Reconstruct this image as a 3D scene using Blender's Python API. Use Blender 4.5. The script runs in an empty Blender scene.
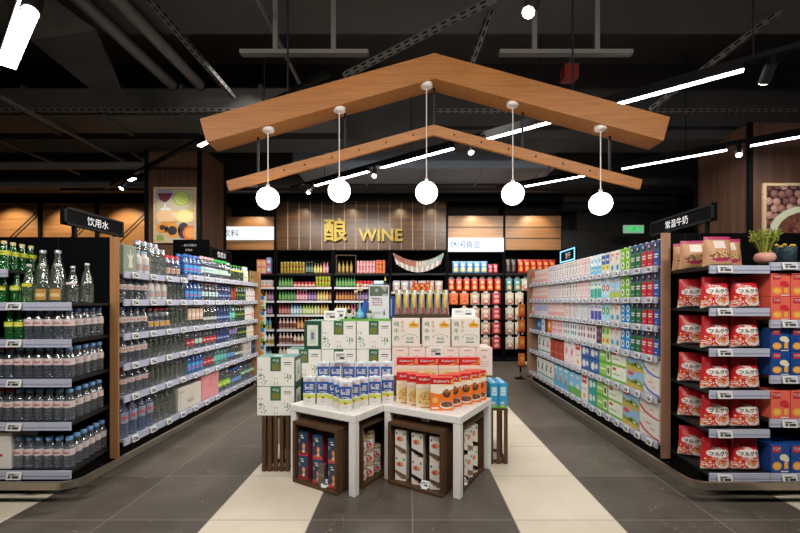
import bpy, math, random
from math import pi, sin, cos, radians
random.seed(7)
SC = bpy.context.scene
COL = SC.collection

# ------------------------------------------------------------------ camera, world, exposure, large lights
EYE = 1.27                      # eye height; the lens looks straight down the shop (+Y)
FPX = 400.0
cam = bpy.data.cameras.new('camera')
cam.sensor_width = 36.0
cam.lens = 36.0 * FPX / 800.0
cam.shift_x = -9.0 / 800.0
cam.shift_y = 35.5 / 800.0
cam.clip_start = 0.05
cam_o = bpy.data.objects.new('camera', cam)
cam_o.location = (0, 0, EYE)
cam_o.rotation_euler = (radians(90), 0, 0)
COL.objects.link(cam_o)
SC.camera = cam_o

SC.view_settings.view_transform = 'Standard'
SC.view_settings.look = 'None'
SC.view_settings.gamma = 1.0
SC.view_settings.exposure = 0.0
SC.view_settings.use_curve_mapping = False
SC.cycles.use_denoising = True
SC.cycles.max_bounces = 8
SC.cycles.transparent_max_bounces = 24
SC.cycles.caustics_reflective = False
SC.cycles.caustics_refractive = False
SC.cycles.sample_clamp_indirect = 6.0

world = bpy.data.worlds.new('world')
SC.world = world
world.use_nodes = True
world.node_tree.nodes['Background'].inputs['Color'].default_value = (0.5, 0.55, 0.65, 1)
world.node_tree.nodes['Background'].inputs['Strength'].default_value = 0.02

def area_light(name, loc, target, w, h, power, color=(1.0, 0.95, 0.88), spread=150):
    l = bpy.data.lights.new(name, 'AREA')
    l.shape = 'RECTANGLE'
    l.size, l.size_y, l.energy, l.color = w, h, power, color
    l.spread = radians(spread)
    o = bpy.data.objects.new(name, l)
    o.location = loc
    from mathutils import Vector
    d = Vector(target) - Vector(loc)
    o.rotation_euler = d.to_track_quat('-Z', 'Y').to_euler()
    COL.objects.link(o)
    return o

def spot_light(name, loc, target, power, angle=50, color=(1.0, 0.9, 0.78), blend=0.6, radius=0.04):
    l = bpy.data.lights.new(name, 'SPOT')
    l.energy, l.color, l.spot_size, l.spot_blend, l.shadow_soft_size = power, color, radians(angle), blend, radius
    o = bpy.data.objects.new(name, l)
    o.location = loc
    from mathutils import Vector
    o.rotation_euler = (Vector(target) - Vector(loc)).to_track_quat('-Z', 'Y').to_euler()
    COL.objects.link(o)
    return o

# the shop's track lighting over the aisles and over the cross aisle behind the camera
area_light('track_lamp_front', (-2.4, 0.3, 3.3), (-2.6, 2.9, 0.9), 1.6, 0.3, 50)
area_light('track_lamp_front', (2.4, 0.3, 3.3), (2.5, 2.9, 0.9), 1.6, 0.3, 52)
area_light('track_lamp_front', (0.0, 0.6, 3.3), (0.1, 3.1, 0.6), 1.4, 0.3, 46)
area_light('track_lamp_aisle', (-0.75, 4.6, 3.15), (-2.3, 4.5, 0.7), 0.3, 2.6, 58, spread=120)
area_light('track_lamp_aisle', (0.55, 4.6, 3.15), (2.0, 4.5, 0.7), 0.3, 2.6, 36, spread=120)
area_light('track_lamp_back', (-1.6, 6.7, 3.2), (-1.6, 8.5, 1.1), 2.4, 0.25, 34, spread=110)
area_light('track_lamp_back', (1.6, 6.7, 3.2), (1.6, 8.5, 1.1), 2.4, 0.25, 34, spread=110)

# ------------------------------------------------------------------ materials
def lin(h):
    h = h.lstrip('#')
    out = []
    for i in (0, 2, 4):
        c = int(h[i:i + 2], 16) / 255.0
        out.append(c / 12.92 if c <= 0.04045 else ((c + 0.055) / 1.055) ** 2.4)
    return (out[0], out[1], out[2], 1.0)

MATS = {}
def node_mat(name):
    m = bpy.data.materials.new(name)
    m.use_nodes = True
    nt = m.node_tree
    return m, nt, nt.nodes['Principled BSDF']

def paint(hexc, rough=0.45, metal=0.0, vary=0.06, scale=18.0, spec=0.5):
    key = (hexc, rough, metal, vary, scale, spec)
    if key in MATS:
        return MATS[key]
    m, nt, b = node_mat('paint_' + hexc.lstrip('#') + ('_metal' if metal else ''))
    c = lin(hexc)
    tc = nt.nodes.new('ShaderNodeTexCoord')
    no = nt.nodes.new('ShaderNodeTexNoise')
    no.inputs['Scale'].default_value = scale
    no.inputs['Detail'].default_value = 1.0
    mx = nt.nodes.new('ShaderNodeMix')
    mx.data_type = 'RGBA'
    mx.inputs[6].default_value = tuple(max(0, v * (1 - vary)) for v in c[:3]) + (1,)
    mx.inputs[7].default_value = tuple(min(1, v * (1 + vary)) for v in c[:3]) + (1,)
    nt.links.new(tc.outputs['Object'], no.inputs['Vector'])
    nt.links.new(no.outputs['Fac'], mx.inputs[0])
    nt.links.new(mx.outputs[2], b.inputs['Base Color'])
    b.inputs['Roughness'].default_value = rough
    b.inputs['Metallic'].default_value = metal
    b.inputs['Specular IOR Level'].default_value = spec
    MATS[key] = m
    return m

def glow(name, hexc, strength):
    key = (name, hexc, strength)
    if key in MATS:
        return MATS[key]
    m, nt, b = node_mat(name)
    b.inputs['Base Color'].default_value = lin(hexc)
    b.inputs['Emission Color'].default_value = lin(hexc)
    b.inputs['Emission Strength'].default_value = strength
    MATS[key] = m
    return m

def clear(name, hexc, opacity=0.05, tint='#ffffff', rough=0.06, gloss=0.75):
    """thin clear plastic or glass: tinted see-through, faint body colour, rippled sharp reflections"""
    key = ('clear', name)
    if key in MATS:
        return MATS[key]
    m, nt, b = node_mat(name)
    N, L = nt.nodes.new, nt.links.new
    out = nt.nodes['Material Output']
    tr = N('ShaderNodeBsdfTransparent')
    tr.inputs['Color'].default_value = lin(tint)
    b.inputs['Base Color'].default_value = lin(hexc)
    b.inputs['Roughness'].default_value = 0.5
    gl = N('ShaderNodeBsdfGlossy')
    gl.inputs['Roughness'].default_value = rough
    tc = N('ShaderNodeTexCoord')
    no = N('ShaderNodeTexNoise')
    no.inputs['Scale'].default_value = 42.0
    no.inputs['Detail'].default_value = 2.0
    bm = N('ShaderNodeBump')
    bm.inputs['Strength'].default_value = 0.7
    bm.inputs['Distance'].default_value = 0.01
    L(tc.outputs['Object'], no.inputs['Vector'])
    L(no.outputs['Fac'], bm.inputs['Height'])
    L(bm.outputs['Normal'], gl.inputs['Normal'])
    lw = N('ShaderNodeLayerWeight')
    lw.inputs['Blend'].default_value = 0.3
    ma = N('ShaderNodeMath')
    ma.operation = 'MULTIPLY_ADD'
    ma.inputs[1].default_value = gloss * 0.55
    ma.inputs[2].default_value = 0.16
    L(lw.outputs['Facing'], ma.inputs[0])
    m1 = N('ShaderNodeMixShader'); m1.inputs[0].default_value = opacity
    L(tr.outputs[0], m1.inputs[1]); L(b.outputs[0], m1.inputs[2])
    m2 = N('ShaderNodeMixShader')
    L(ma.outputs[0], m2.inputs[0]); L(m1.outputs[0], m2.inputs[1]); L(gl.outputs[0], m2.inputs[2])
    L(m2.outputs[0], out.inputs['Surface'])
    MATS[key] = m
    return m

def wood(name, dark, light, axis='Z', rough=0.45, scale=1.0, planks=None):
    """long grain along one axis"""
    key = ('wood', name)
    if key in MATS:
        return MATS[key]
    m, nt, b = node_mat(name)
    tc = nt.nodes.new('ShaderNodeTexCoord')
    mp = nt.nodes.new('ShaderNodeMapping')
    s = {'X': (1.2, 28, 28), 'Y': (28, 1.2, 28), 'Z': (28, 28, 1.2)}[axis]
    mp.inputs['Scale'].default_value = tuple(v * scale for v in s)
    no = nt.nodes.new('ShaderNodeTexNoise')
    no.inputs['Scale'].default_value = 1.0
    no.inputs['Detail'].default_value = 5.0
    no.inputs['Roughness'].default_value = 0.65
    cr = nt.nodes.new('ShaderNodeValToRGB')
    cr.color_ramp.elements[0].position = 0.3
    cr.color_ramp.elements[0].color = lin(dark)
    cr.color_ramp.elements[1].position = 0.7
    cr.color_ramp.elements[1].color = lin(light)
    nt.links.new(tc.outputs['Object'], mp.inputs['Vector'])
    nt.links.new(mp.outputs[0], no.inputs['Vector'])
    nt.links.new(no.outputs['Fac'], cr.inputs[0])
    nt.links.new(cr.outputs[0], b.inputs['Base Color'])
    b.inputs['Roughness'].default_value = rough
    MATS[key] = m
    return m

def floor_material():
    m, nt, b = node_mat('stone_tiles')
    N, L = nt.nodes.new, nt.links.new
    def math(op, a, bb=None, c=None):
        n = N('ShaderNodeMath'); n.operation = op
        for i, v in enumerate((a, bb, c)):
            if v is None: continue
            if isinstance(v, (int, float)): n.inputs[i].default_value = v
            else: L(v, n.inputs[i])
        return n.outputs[0]
    geo = N('ShaderNodeNewGeometry'); sep = N('ShaderNodeSeparateXYZ')
    L(geo.outputs['Position'], sep.inputs[0])
    u = math('MULTIPLY_ADD', sep.outputs[0], 1 / 0.592, -0.02 / 0.592)
    v = math('MULTIPLY_ADD', sep.outputs[1], 1 / 0.592, -2.33 / 0.592)
    k = math('FLOOR', u)
    md = math('FLOORED_MODULO', k, 3.0)
    beige = math('COMPARE', md, 1.0, 0.1)
    du = math('PINGPONG', u, 0.5); dv = math('PINGPONG', v, 0.5)
    joint = math('LESS_THAN', math('MINIMUM', du, dv), 0.0045)
    # each tile a slightly different tone
    cmb = N('ShaderNodeCombineXYZ'); L(k, cmb.inputs[0]); L(math('FLOOR', v), cmb.inputs[1])
    wn = N('ShaderNodeTexWhiteNoise'); L(cmb.outputs[0], wn.inputs['Vector'])
    no = N('ShaderNodeTexNoise'); no.inputs['Scale'].default_value = 3.0; no.inputs['Detail'].default_value = 8.0; no.inputs['Roughness'].default_value = 0.7
    L(geo.outputs['Position'], no.inputs['Vector'])
    n2 = N('ShaderNodeTexNoise'); n2.inputs['Scale'].default_value = 140.0; n2.inputs['Detail'].default_value = 2.0
    L(geo.outputs['Position'], n2.inputs['Vector'])
    def ramp(src, c0, c1, p0=0.3, p1=0.7):
        r = N('ShaderNodeValToRGB')
        r.color_ramp.elements[0].position, r.color_ramp.elements[1].position = p0, p1
        r.color_ramp.elements[0].color, r.color_ramp.elements[1].color = lin(c0), lin(c1)
        L(src, r.inputs[0]); return r.outputs[0]
    mixn = math('ADD', math('MULTIPLY', no.outputs['Fac'], 0.55), math('ADD', math('MULTIPLY', n2.outputs['Fac'], 0.3), math('MULTIPLY', wn.outputs['Value'], 0.15)))
    dark = ramp(mixn, '#433d37', '#6b645b')
    lite = ramp(mixn, '#cfc3ae', '#e5dbc9')
    def mix(f, a, c):
        x = N('ShaderNodeMix'); x.data_type = 'RGBA'
        L(f, x.inputs[0]); L(a, x.inputs[6])
        if isinstance(c, str): x.inputs[7].default_value = lin(c)
        else: L(c, x.inputs[7])
        return x.outputs[2]
    col = mix(beige, dark, lite)
    col = mix(joint, col, '#8d8478')
    # pale scuffs
    sc = N('ShaderNodeTexNoise'); sc.inputs['Scale'].default_value = 2.2; sc.inputs['Detail'].default_value = 3.0; sc.inputs['Distortion'].default_value = 2.5
    L(geo.outputs['Position'], sc.inputs['Vector'])
    scf = math('MULTIPLY', math('COMPARE', sc.outputs['Fac'], 0.61, 0.002), 0.35)
    col = mix(scf, col, '#b5ada2')
    L(col, b.inputs['Base Color'])
    L(math('MULTIPLY_ADD', no.outputs['Fac'], 0.25, 0.3), b.inputs['Roughness'])
    bp = N('ShaderNodeBump'); bp.inputs['Strength'].default_value = 0.12; bp.inputs['Distance'].default_value = 0.003
    L(n2.outputs['Fac'], bp.inputs['Height']); L(bp.outputs[0], b.inputs['Normal'])
    return m

BLACK = paint('#0b0b0b', 0.6, spec=0.12)
BLACK2 = paint('#151516', 0.55, spec=0.3)
PANEL = paint('#08080a', 0.6, spec=0.06)
CEIL = paint('#3c3a39', 0.8, vary=0.25, scale=2.0)
DUCT = paint('#42403e', 0.6, vary=0.15, scale=3.0)
PIPE = paint('#66625d', 0.55)
STEEL = paint('#a39a8e', 0.3, metal=0.9, vary=0.12, scale=30)
STRUT = paint('#6b6763', 0.45, metal=0.5)
WHITE = paint('#e9e7e3', 0.4)
WHITE2 = paint('#f4f2ee', 0.3)
STRIP = paint('#b4b8cc', 0.35)
SHELFW = paint('#8f929c', 0.4)
GREY = paint('#8e8e90', 0.5)
INK = paint('#222226', 0.6)
OAK = wood('oak_veneer', '#8e541c', '#ae6f2c', 'X', 0.5, 2.4)
OAKP = wood('oak_edge', '#9c6b41', '#b98758', 'Z', 0.5, 0.8)
OAKR = wood('pale_oak_edge', '#8f6d55', '#a98468', 'Z', 0.5, 0.8)
WALNUT = wood('walnut_panel', '#432d22', '#6e4c3a', 'Z', 0.5, 0.5)
WALL_WOOD = wood('fascia_wood', '#2b1a0e', '#75502c', 'X', 0.3, 0.7)
TAN_WOOD = wood('tan_panel', '#8d6440', '#b98a5c', 'X', 0.35, 0.4)
CRATE = wood('brown_crate_wood', '#33200f', '#5e4026', 'X', 0.6, 1.5)
CRATEV = wood('brown_crate_slat', '#372314', '#634429', 'Z', 0.6, 1.5)
GOLD = paint('#d8b63a', 0.3, metal=0.6)
WATER = clear('clear_plastic', '#b4bece', 0.10, '#e3eaf2')
GLASS = clear('clear_glass', '#b7beb9', 0.09, '#e0e8e3')
GREENG = clear('green_glass', '#0c8a30', 0.3, '#35c552')
BLUEG = clear('blue_plastic', '#3d86d8', 0.45, '#8fc0f5')
TEALG = clear('teal_plastic', '#7fc4bd', 0.35, '#c5ebe6')
NAVYG = clear('navy_plastic', '#1f3f80', 0.6, '#5a80c8')
ACRYL = clear('acrylic', '#d5dbe2', 0.06, '#f2f6f9')

# ------------------------------------------------------------------ mesh builder
TXT = {}
def text2d(body, bold=0.0):
    key = (body, bold)
    if key not in TXT:
        c = bpy.data.curves.new('t', 'FONT')
        c.body = body; c.resolution_u = 3; c.offset = bold
        o = bpy.data.objects.new('t', c)
        COL.objects.link(o)
        bpy.context.view_layer.update()
        me = bpy.data.meshes.new_from_object(o)
        vs = [(v.co.x, v.co.y) for v in me.vertices]
        fs = [tuple(p.vertices) for p in me.polygons]
        bpy.data.objects.remove(o); bpy.data.meshes.remove(me); bpy.data.curves.remove(c)
        x0 = min(v[0] for v in vs); x1 = max(v[0] for v in vs)
        y0 = min(v[1] for v in vs); y1 = max(v[1] for v in vs)
        H = max(y1 - y0, 1e-6)
        vs = [((x - (x0 + x1) / 2) / H, (y - (y0 + y1) / 2) / H) for x, y in vs]
        TXT[key] = (vs, fs, (x1 - x0) / H)
    return TXT[key]

EPS = 0.0006
def plane_frame(o, U, V, N):
    return lambda x, y, L=1: tuple(o[i] + U[i] * x + V[i] * y + N[i] * EPS * L for i in range(3))

def front(w, d, z0=0.0):   # bottom centre of the front (-Y) face
    return plane_frame((0, -d / 2, z0), (1, 0, 0), (0, 0, 1), (0, -1, 0))
def rside(w, d, z0=0.0):
    return plane_frame((w / 2, 0, z0), (0, 1, 0), (0, 0, 1), (1, 0, 0))
def lside(w, d, z0=0.0):
    return plane_frame((-w / 2, 0, z0), (0, -1, 0), (0, 0, 1), (-1, 0, 0))
def topf(h, w=0, d=0):
    return plane_frame((0, 0, h), (1, 0, 0), (0, 1, 0), (0, 0, 1))
def cyl_frame(r, a0=-pi / 2):
    return lambda x, y, L=1: ((r + EPS * L) * cos(a0 + x / r), (r + EPS * L) * sin(a0 + x / r), y)

class MB:
    def __init__(self):
        self.V, self.F, self.M, self.S, self.mats = [], [], [], [], []
    def mi(self, m):
        if m not in self.mats: self.mats.append(m)
        return self.mats.index(m)
    def add(self, vs, fs, m, smooth=False):
        b = len(self.V); k = self.mi(m)
        self.V += [tuple(v) for v in vs]
        for f in fs:
            self.F.append(tuple(b + i for i in f)); self.M.append(k); self.S.append(smooth)
        return self
    def box(self, x0, x1, y0, y1, z0, z1, m, c=0.0):
        if c <= 0:
            vs = [(x, y, z) for z in (z0, z1) for y in (y0, y1) for x in (x0, x1)]
            fs = [(0, 2, 3, 1), (4, 5, 7, 6), (0, 1, 5, 4), (2, 6, 7, 3), (0, 4, 6, 2), (1, 3, 7, 5)]
            return self.add(vs, fs, m)
        vs, ix = [], {}
        lo, hi = (x0, y0, z0), (x1, y1, z1)
        for sx in (0, 1):
            for sy in (0, 1):
                for sz in (0, 1):
                    s = (sx, sy, sz)
                    for a in range(3):
                        p = [0, 0, 0]
                        for i in range(3):
                            e = hi[i] if s[i] else lo[i]
                            if i != a: e += -c if s[i] else c
                            p[i] = e
                        ix[(s, a)] = len(vs); vs.append(tuple(p))
        fs = []
        for a in range(3):
            b1, b2 = (a + 1) % 3, (a + 2) % 3
            for sa in (0, 1):
                q = []
                for (p, r) in ((0, 0), (1, 0), (1, 1), (0, 1)):
                    s = [0, 0, 0]; s[a] = sa; s[b1] = p; s[b2] = r
                    q.append(ix[(tuple(s), a)])
                fs.append(tuple(q if sa else q[::-1]))
            # edges parallel to axis a, between faces b1 and b2
            for p in (0, 1):
                for r in (0, 1):
                    s0 = [0, 0, 0]; s0[b1] = p; s0[b2] = r; s1 = list(s0); s1[a] = 1
                    q = [ix[(tuple(s0), b1)], ix[(tuple(s1), b1)], ix[(tuple(s1), b2)], ix[(tuple(s0), b2)]]
                    fs.append(tuple(q[::-1] if (p == r) else q))
        for sx in (0, 1):
            for sy in (0, 1):
                for sz in (0, 1):
                    s = (sx, sy, sz); q = [ix[(s, 0)], ix[(s, 1)], ix[(s, 2)]]
                    fs.append(tuple(q if (sx + sy + sz) % 2 else q[::-1]))
        return self.add(vs, fs, m)
    def obox(self, c, U, V, W, m):        # oriented box: centre, three half-vectors
        vs = []
        for k in (-1, 1):
            for j in (-1, 1):
                for i in (-1, 1):
                    vs.append(tuple(c[t] + i * U[t] + j * V[t] + k * W[t] for t in range(3)))
        fs = [(0, 2, 3, 1), (4, 5, 7, 6), (0, 1, 5, 4), (2, 6, 7, 3), (0, 4, 6, 2), (1, 3, 7, 5)]
        return self.add(vs, fs, m)
    def lathe(self, prof, n, mats, c=(0, 0, 0), smooth=True):
        vs = []
        for r, z in prof:
            for i in range(n):
                a = 2 * pi * i / n + pi / n
                vs.append((c[0] + r * cos(a), c[1] + r * sin(a), c[2] + z))
        for k in range(len(prof) - 1):
            m = mats[k] if isinstance(mats, (list, tuple)) else mats
            fs = [(k * n + i, k * n + (i + 1) % n, (k + 1) * n + (i + 1) % n, (k + 1) * n + i) for i in range(n)]
            b = len(self.V) if k == 0 else b
            if k == 0: self.V += vs
            mi = self.mi(m)
            for f in fs:
                self.F.append(tuple(b + i for i in f)); self.M.append(mi); self.S.append(smooth)
        return self
    def tube(self, pts, r, n, m, caps=True):
        from mathutils import Vector
        P = [Vector(p) for p in pts]
        rings = []
        for i, p in enumerate(P):
            t = ((P[min(i + 1, len(P) - 1)] - P[max(i - 1, 0)])).normalized()
            up = Vector((0, 0, 1)) if abs(t.z) < 0.9 else Vector((1, 0, 0))
            s = t.cross(up).normalized(); u = s.cross(t)
            rr = r[i] if isinstance(r, (list, tuple)) else r
            rings.append([p + (s * cos(2 * pi * k / n) + u * sin(2 * pi * k / n)) * rr for k in range(n)])
        vs = [v for ring in rings for v in ring]
        fs = [(j * n + k, (j + 1) * n + k, (j + 1) * n + (k + 1) % n, j * n + (k + 1) % n) for j in range(len(P) - 1) for k in range(n)]
        self.add(vs, fs, m, True)
        if caps:
            self.add(rings[0], [tuple(range(n))], m); self.add(rings[-1], [tuple(range(n))[::-1]], m)
        return self
    def prism(self, poly, fr0, fr1, m):    # poly in 2-D, two frames (back and front) give depth
        n = len(poly)
        vs = [fr0(x, y, 0) for x, y in poly] + [fr1(x, y, 0) for x, y in poly]
        fs = [tuple(range(n))[::-1], tuple(range(n, 2 * n))] + [(i, (i + 1) % n, n + (i + 1) % n, n + i) for i in range(n)]
        return self.add(vs, fs, m)
    # --- flat print on a surface
    def poly(self, fr, pts, m, L=1):
        return self.add([fr(x, y, L) for x, y in pts], [tuple(range(len(pts)))], m)
    def rect(self, fr, x0, y0, x1, y1, m, L=1, n=1):
        vs, fs = [], []
        for i in range(n + 1):
            x = x0 + (x1 - x0) * i / n
            vs += [fr(x, y0, L), fr(x, y1, L)]
        for i in range(n): fs.append((2 * i, 2 * i + 2, 2 * i + 3, 2 * i + 1))
        return self.add(vs, fs, m)
    def ell(self, fr, cx, cy, rx, ry, m, L=1, n=14):
        return self.poly(fr, [(cx + rx * cos(2 * pi * i / n), cy + ry * sin(2 * pi * i / n)) for i in range(n)], m, L)
    def text(self, fr, body, cx, cy, h, m, L=2, bold=0.0, width=None):
        vs, fs, w = text2d(body, bold)
        sx = h if width is None else width / w
        return self.add([fr(cx + x * sx, cy + y * h, L) for x, y in vs], fs, m)
    def mesh(self, name):
        me = bpy.data.meshes.new(name)
        me.from_pydata(self.V, [], self.F)
        for m in self.mats: me.materials.append(m)
        me.polygons.foreach_set('material_index', self.M)
        me.polygons.foreach_set('use_smooth', self.S)
        me.update()
        return me

def link(name, me, parent=None, loc=(0, 0, 0), rz=0.0):
    o = bpy.data.objects.new(name, me)
    o.location = loc
    o.rotation_euler = (0, 0, rz)
    if parent is not None: o.parent = parent
    COL.objects.link(o)
    return o

LABELS = {}
def tag(o, label, cat, group=None):
    o['label'] = label; o['category'] = cat
    if group: o['group'] = group
    LABELS.setdefault(label, []).append(o.name)
    return o

def empty(name, loc, label, cat, group=None, rz=0.0):
    return tag(link(name, None, None, loc, rz), label, cat, group)

def struct(name, mb):
    o = link(name, mb.mesh(name)); o['kind'] = 'structure'
    return o

def wpart(name, mb, parent, root=None):   # mesh made in world coordinates, put under an unrotated root
    root = root or parent
    l = root.location
    mb.V = [(v[0] - l[0], v[1] - l[1], v[2] - l[2]) for v in mb.V]
    return link(name, mb.mesh(name), parent)

# a kind of product: root mesh and its part meshes, placed many times
class Kind:
    def __init__(self, name, cat, root, parts=(), w=0.07, d=0.07, h=0.2):
        self.name, self.cat, self.root, self.parts, self.w, self.d, self.h = name, cat, root.mesh(name), [(n, p.mesh(n)) for n, p in parts], w, d, h
    def put(self, loc, rz, label, group=None, s=1.0):
        o = tag(link(self.name, self.root, None, loc, rz), label, self.cat, group)
        if s != 1.0: o.scale = (s, s, s)
        for n, me in self.parts: link(n, me, o)
        return o

ORD = 'first second third fourth fifth sixth seventh eighth ninth tenth eleventh twelfth thirteenth fourteenth fifteenth sixteenth seventeenth eighteenth'.split()
def olabel(i, n, desc, anchor, where):
    return (desc + ' ' + where) if n == 1 else '%s %s %s %s' % (ORD[i], desc, anchor, where)
# ------------------------------------------------------------------ the setting
f = MB(); f.add([(-11, -4, 0), (11, -4, 0), (11, 9.2, 0), (-11, 9.2, 0)], [(0, 1, 2, 3)], floor_material())
struct('floor', f)
c = MB(); c.box(-11, 11, -4, 9.2, 4.6, 4.7, CEIL); struct('ceiling', c)
w = MB(); w.box(-11, 11, 8.92, 9.2, 0, 4.6, paint('#1b1a1a', 0.7)); struct('wall_back', w)
w = MB(); w.box(-11.2, -11, -4, 9.2, 0, 4.6, paint('#2a2725', 0.7)); struct('wall_left', w)
w = MB(); w.box(11, 11.2, -4, 9.2, 0, 4.6, paint('#2a2725', 0.7)); struct('wall_right', w)
w = MB(); w.box(-11, 11, -4.2, -4, 0, 4.6, paint('#4a4541', 0.7)); struct('wall_front', w)

BX = [-3.92, -2.836, -1.615, -0.404, 0.808, 2.02, 3.23]       # uprights of the wall shelving
FY = 8.5

# wood cladding above the shelving
def clad(name, x0, x1, z0, z1, m, dirn, n, gap, line):
    b = MB()
    b.box(x0, x1, FY - 0.005, 8.92, z0, z1, m)
    for i in range(1, n):
        if dirn == 'v':
            x = x0 + (x1 - x0) * i / n
            b.box(x - gap / 2, x + gap / 2, FY - 0.009, FY - 0.005, z0, z1, line)
        else:
            z = z0 + (z1 - z0) * i / n
            b.box(x0, x1, FY - 0.009, FY - 0.005, z - gap / 2, z + gap / 2, line)
    return struct(name, b)
clad('wall_panel_1', BX[1] + 0.02, BX[4] - 0.01, 2.38, 3.4, WALL_WOOD, 'v', 15, 0.016, paint('#b9a184', 0.5))
clad('wall_panel_2', BX[0], BX[1] - 0.02, 2.38, 3.08, TAN_WOOD, 'h', 3, 0.02, paint('#2a1d14', 0.5))
clad('wall_panel_3', BX[4] + 0.02, BX[5] - 0.02, 2.38, 3.1, TAN_WOOD, 'h', 3, 0.02, paint('#2a1d14', 0.5))
clad('wall_panel_4', BX[5] + 0.02, BX[6], 2.38, 3.1, TAN_WOOD, 'h', 3, 0.02, paint('#2a1d14', 0.5))
b = MB()
b.box(BX[0] - 0.1, BX[6] + 0.03, 8.44, 8.92, 3.4, 3.55, BLACK)
for x in (BX[1], BX[4], BX[5]): b.box(x - 0.02, x + 0.02, 8.46, 8.92, 2.38, 3.4, BLACK)
struct('trim_1', b)
# dark stone cladding to the far right
b = MB()
for r in range(9):
    for q in range(4):
        x0 = 3.26 + q * 0.62 + (0.31 if r % 2 else 0)
        b.box(x0, min(x0 + 0.612, 6.0), 8.5, 8.92, r * 0.4, r * 0.4 + 0.392, paint('#2c2a29', 0.7, vary=0.2, scale=6))
struct('wall_panel_5', b)
# tan wall with diagonal battens to the far left
b = MB()
b.box(-10.9, -3.95, 8.55, 8.92, 0, 3.38, TAN_WOOD)
for x in (-9.0, -7.86, -6.65, -5.45): b.box(x - 0.03, x + 0.03, 8.5, 8.55, 0, 3.38, BLACK)
DK = paint('#4b3422', 0.6)
for i, x in enumerate((-9.0, -7.86, -6.65, -5.45)):
    for s in (0.0, 0.09):
        x0, x1 = (x + 0.06, x + 1.1)
        z0, z1 = (2.25 - s, 3.25 - s) if i % 2 == 0 else (3.25 - s, 2.25 - s)
        if i == 1: z0, z1 = 2.1 - s, 3.1 - s
        dx, dz = x1 - x0, z1 - z0; L = math.hypot(dx, dz)
        b.obox(((x0 + x1) / 2, 8.545, (z0 + z1) / 2), (dx / 2, 0, dz / 2), (0, 0.006, 0), (-dz / L * 0.012, 0, dx / L * 0.012), DK)
struct('wall_panel_6', b)

# two square timber-clad columns
def column(name, x0, x1, y0, y1, z1):
    b = MB()
    b.box(x0, x1, y0, y1, 0, z1, WALNUT)
    for x in (x0, x1):
        for y in (y0, y1): b.box(x - 0.025, x + 0.025, y - 0.025, y + 0.025, 0, z1, BLACK)
    return struct(name, b)
column('column_1', -3.93, -3.14, 6.0, 6.8, 3.6)
column('column_2', 4.43, 5.45, 5.2, 6.15, 3.6)

# ------------------------------------------------------------------ ceiling services
def P(px, py, Y):    # a point seen at (px, py) that lies at depth Y
    return ((px - 409) * Y / FPX, Y, EYE + (302 - py) * Y / FPX)
def service(name, mb, label, cat, group=None):
    return tag(link(name, mb.mesh(name)), label, cat, group)
b = MB(); b.box(-6, 7, -1.0, 4.0, 3.95, 4.6, DUCT); struct('ceiling_bulkhead_1', b)
b = MB(); b.box(-10.5, 10.5, 5.6, 6.1, 3.55, 4.6, CEIL); struct('ceiling_beam_1', b)
b = MB(); b.box(-10.5, 10.5, 7.6, 8.2, 3.5, 4.6, CEIL); struct('ceiling_beam_2', b)
b = MB()
b.box(-9.5, -0.9, 4.8, 5.3, 3.5, 3.85, DUCT, 0.02)
for i in range(9): b.box(-9.4 + i * 0.95, -9.36 + i * 0.95, 4.78, 5.32, 3.48, 3.87, DUCT)
service('air_duct', b, 'long dark grey air duct crossing the ceiling above the water rack', 'duct')
b = MB()
b.box(-1.9, 2.4, 6.5, 7.4, 3.45, 3.8, paint('#7d858f', 0.6), 0.02)
for i in range(5): b.box(-1.8 + i * 1.0, -1.76 + i * 1.0, 6.48, 7.42, 3.43, 3.82, paint('#7d858f', 0.6))
service('air_duct', b, 'wide blue-grey air duct behind the slim gable beam and globes', 'duct')
# fabric-wrapped sloping duct in the near corner
b = MB()
bot = [P(30, 40, 3.3), P(96, 30, 3.35), P(126, 103, 4.1), P(114, 108, 4.15)]
q = [P(60, 20, 3.3), P(112, 62, 3.75)]
top = [(min(x_, -3.15), y_, 3.94) for x_, y_, z_ in bot]
b.add(bot + top, [(3, 2, 1, 0), (0, 1, 5, 4), (1, 2, 6, 5), (2, 3, 7, 6), (3, 0, 4, 7), (4, 5, 6, 7)], paint('#35322e', 0.85, vary=0.35, scale=5, spec=.1))
service('duct_cowl', b, 'grey fabric-wrapped duct bend hanging near the top corner strip lamp', 'duct')
for i, (k, r, lab) in enumerate(((-1.09, 0.06, 'thick grey pipe along the ceiling, nearest the duct bend'), (-0.963, 0.06, 'thick grey pipe along the ceiling, beside the slotted rail'))):
    z = 3.86; b = MB()
    b.tube([(k * (z - EYE), 0.6, z), (k * (z - EYE), 4.77, z)], r, 12, PIPE)
    service('ceiling_pipe', b, lab, 'pipe', 'ceiling pipes')
def strut(p0, p1, wd, label, slots=True):
    from mathutils import Vector
    a, c = Vector(p0), Vector(p1)
    t = (c - a); L = t.length; t.normalize()
    s = t.cross(Vector((0, 0, 1))).normalized(); u = s.cross(t)
    b = MB()
    m = (a + c) / 2
    b.obox(m, t * (L / 2), s * wd / 2, u * wd / 2, STRUT)
    if slots:
        n = int(L / 0.09)
        for i in range(n):
            q = a + t * (0.05 + i * 0.09)
            for sg in (1, -1):
                b.obox(q + s * sg * (wd / 2), t * 0.025, s * 0.0015, u * wd * 0.2, BLACK)
            b.obox(q - u * (wd / 2), t * 0.025, s * wd * 0.2, u * 0.0015, BLACK)
    return service('slotted_rail', b, label, 'rail', 'slotted steel rails')
zs = 3.7
strut((-0.857 * (zs - EYE), 0.9, zs), (-0.857 * (zs - EYE), 4.75, zs), 0.045, 'slotted steel rail running lengthwise beside two thick pipes')
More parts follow.
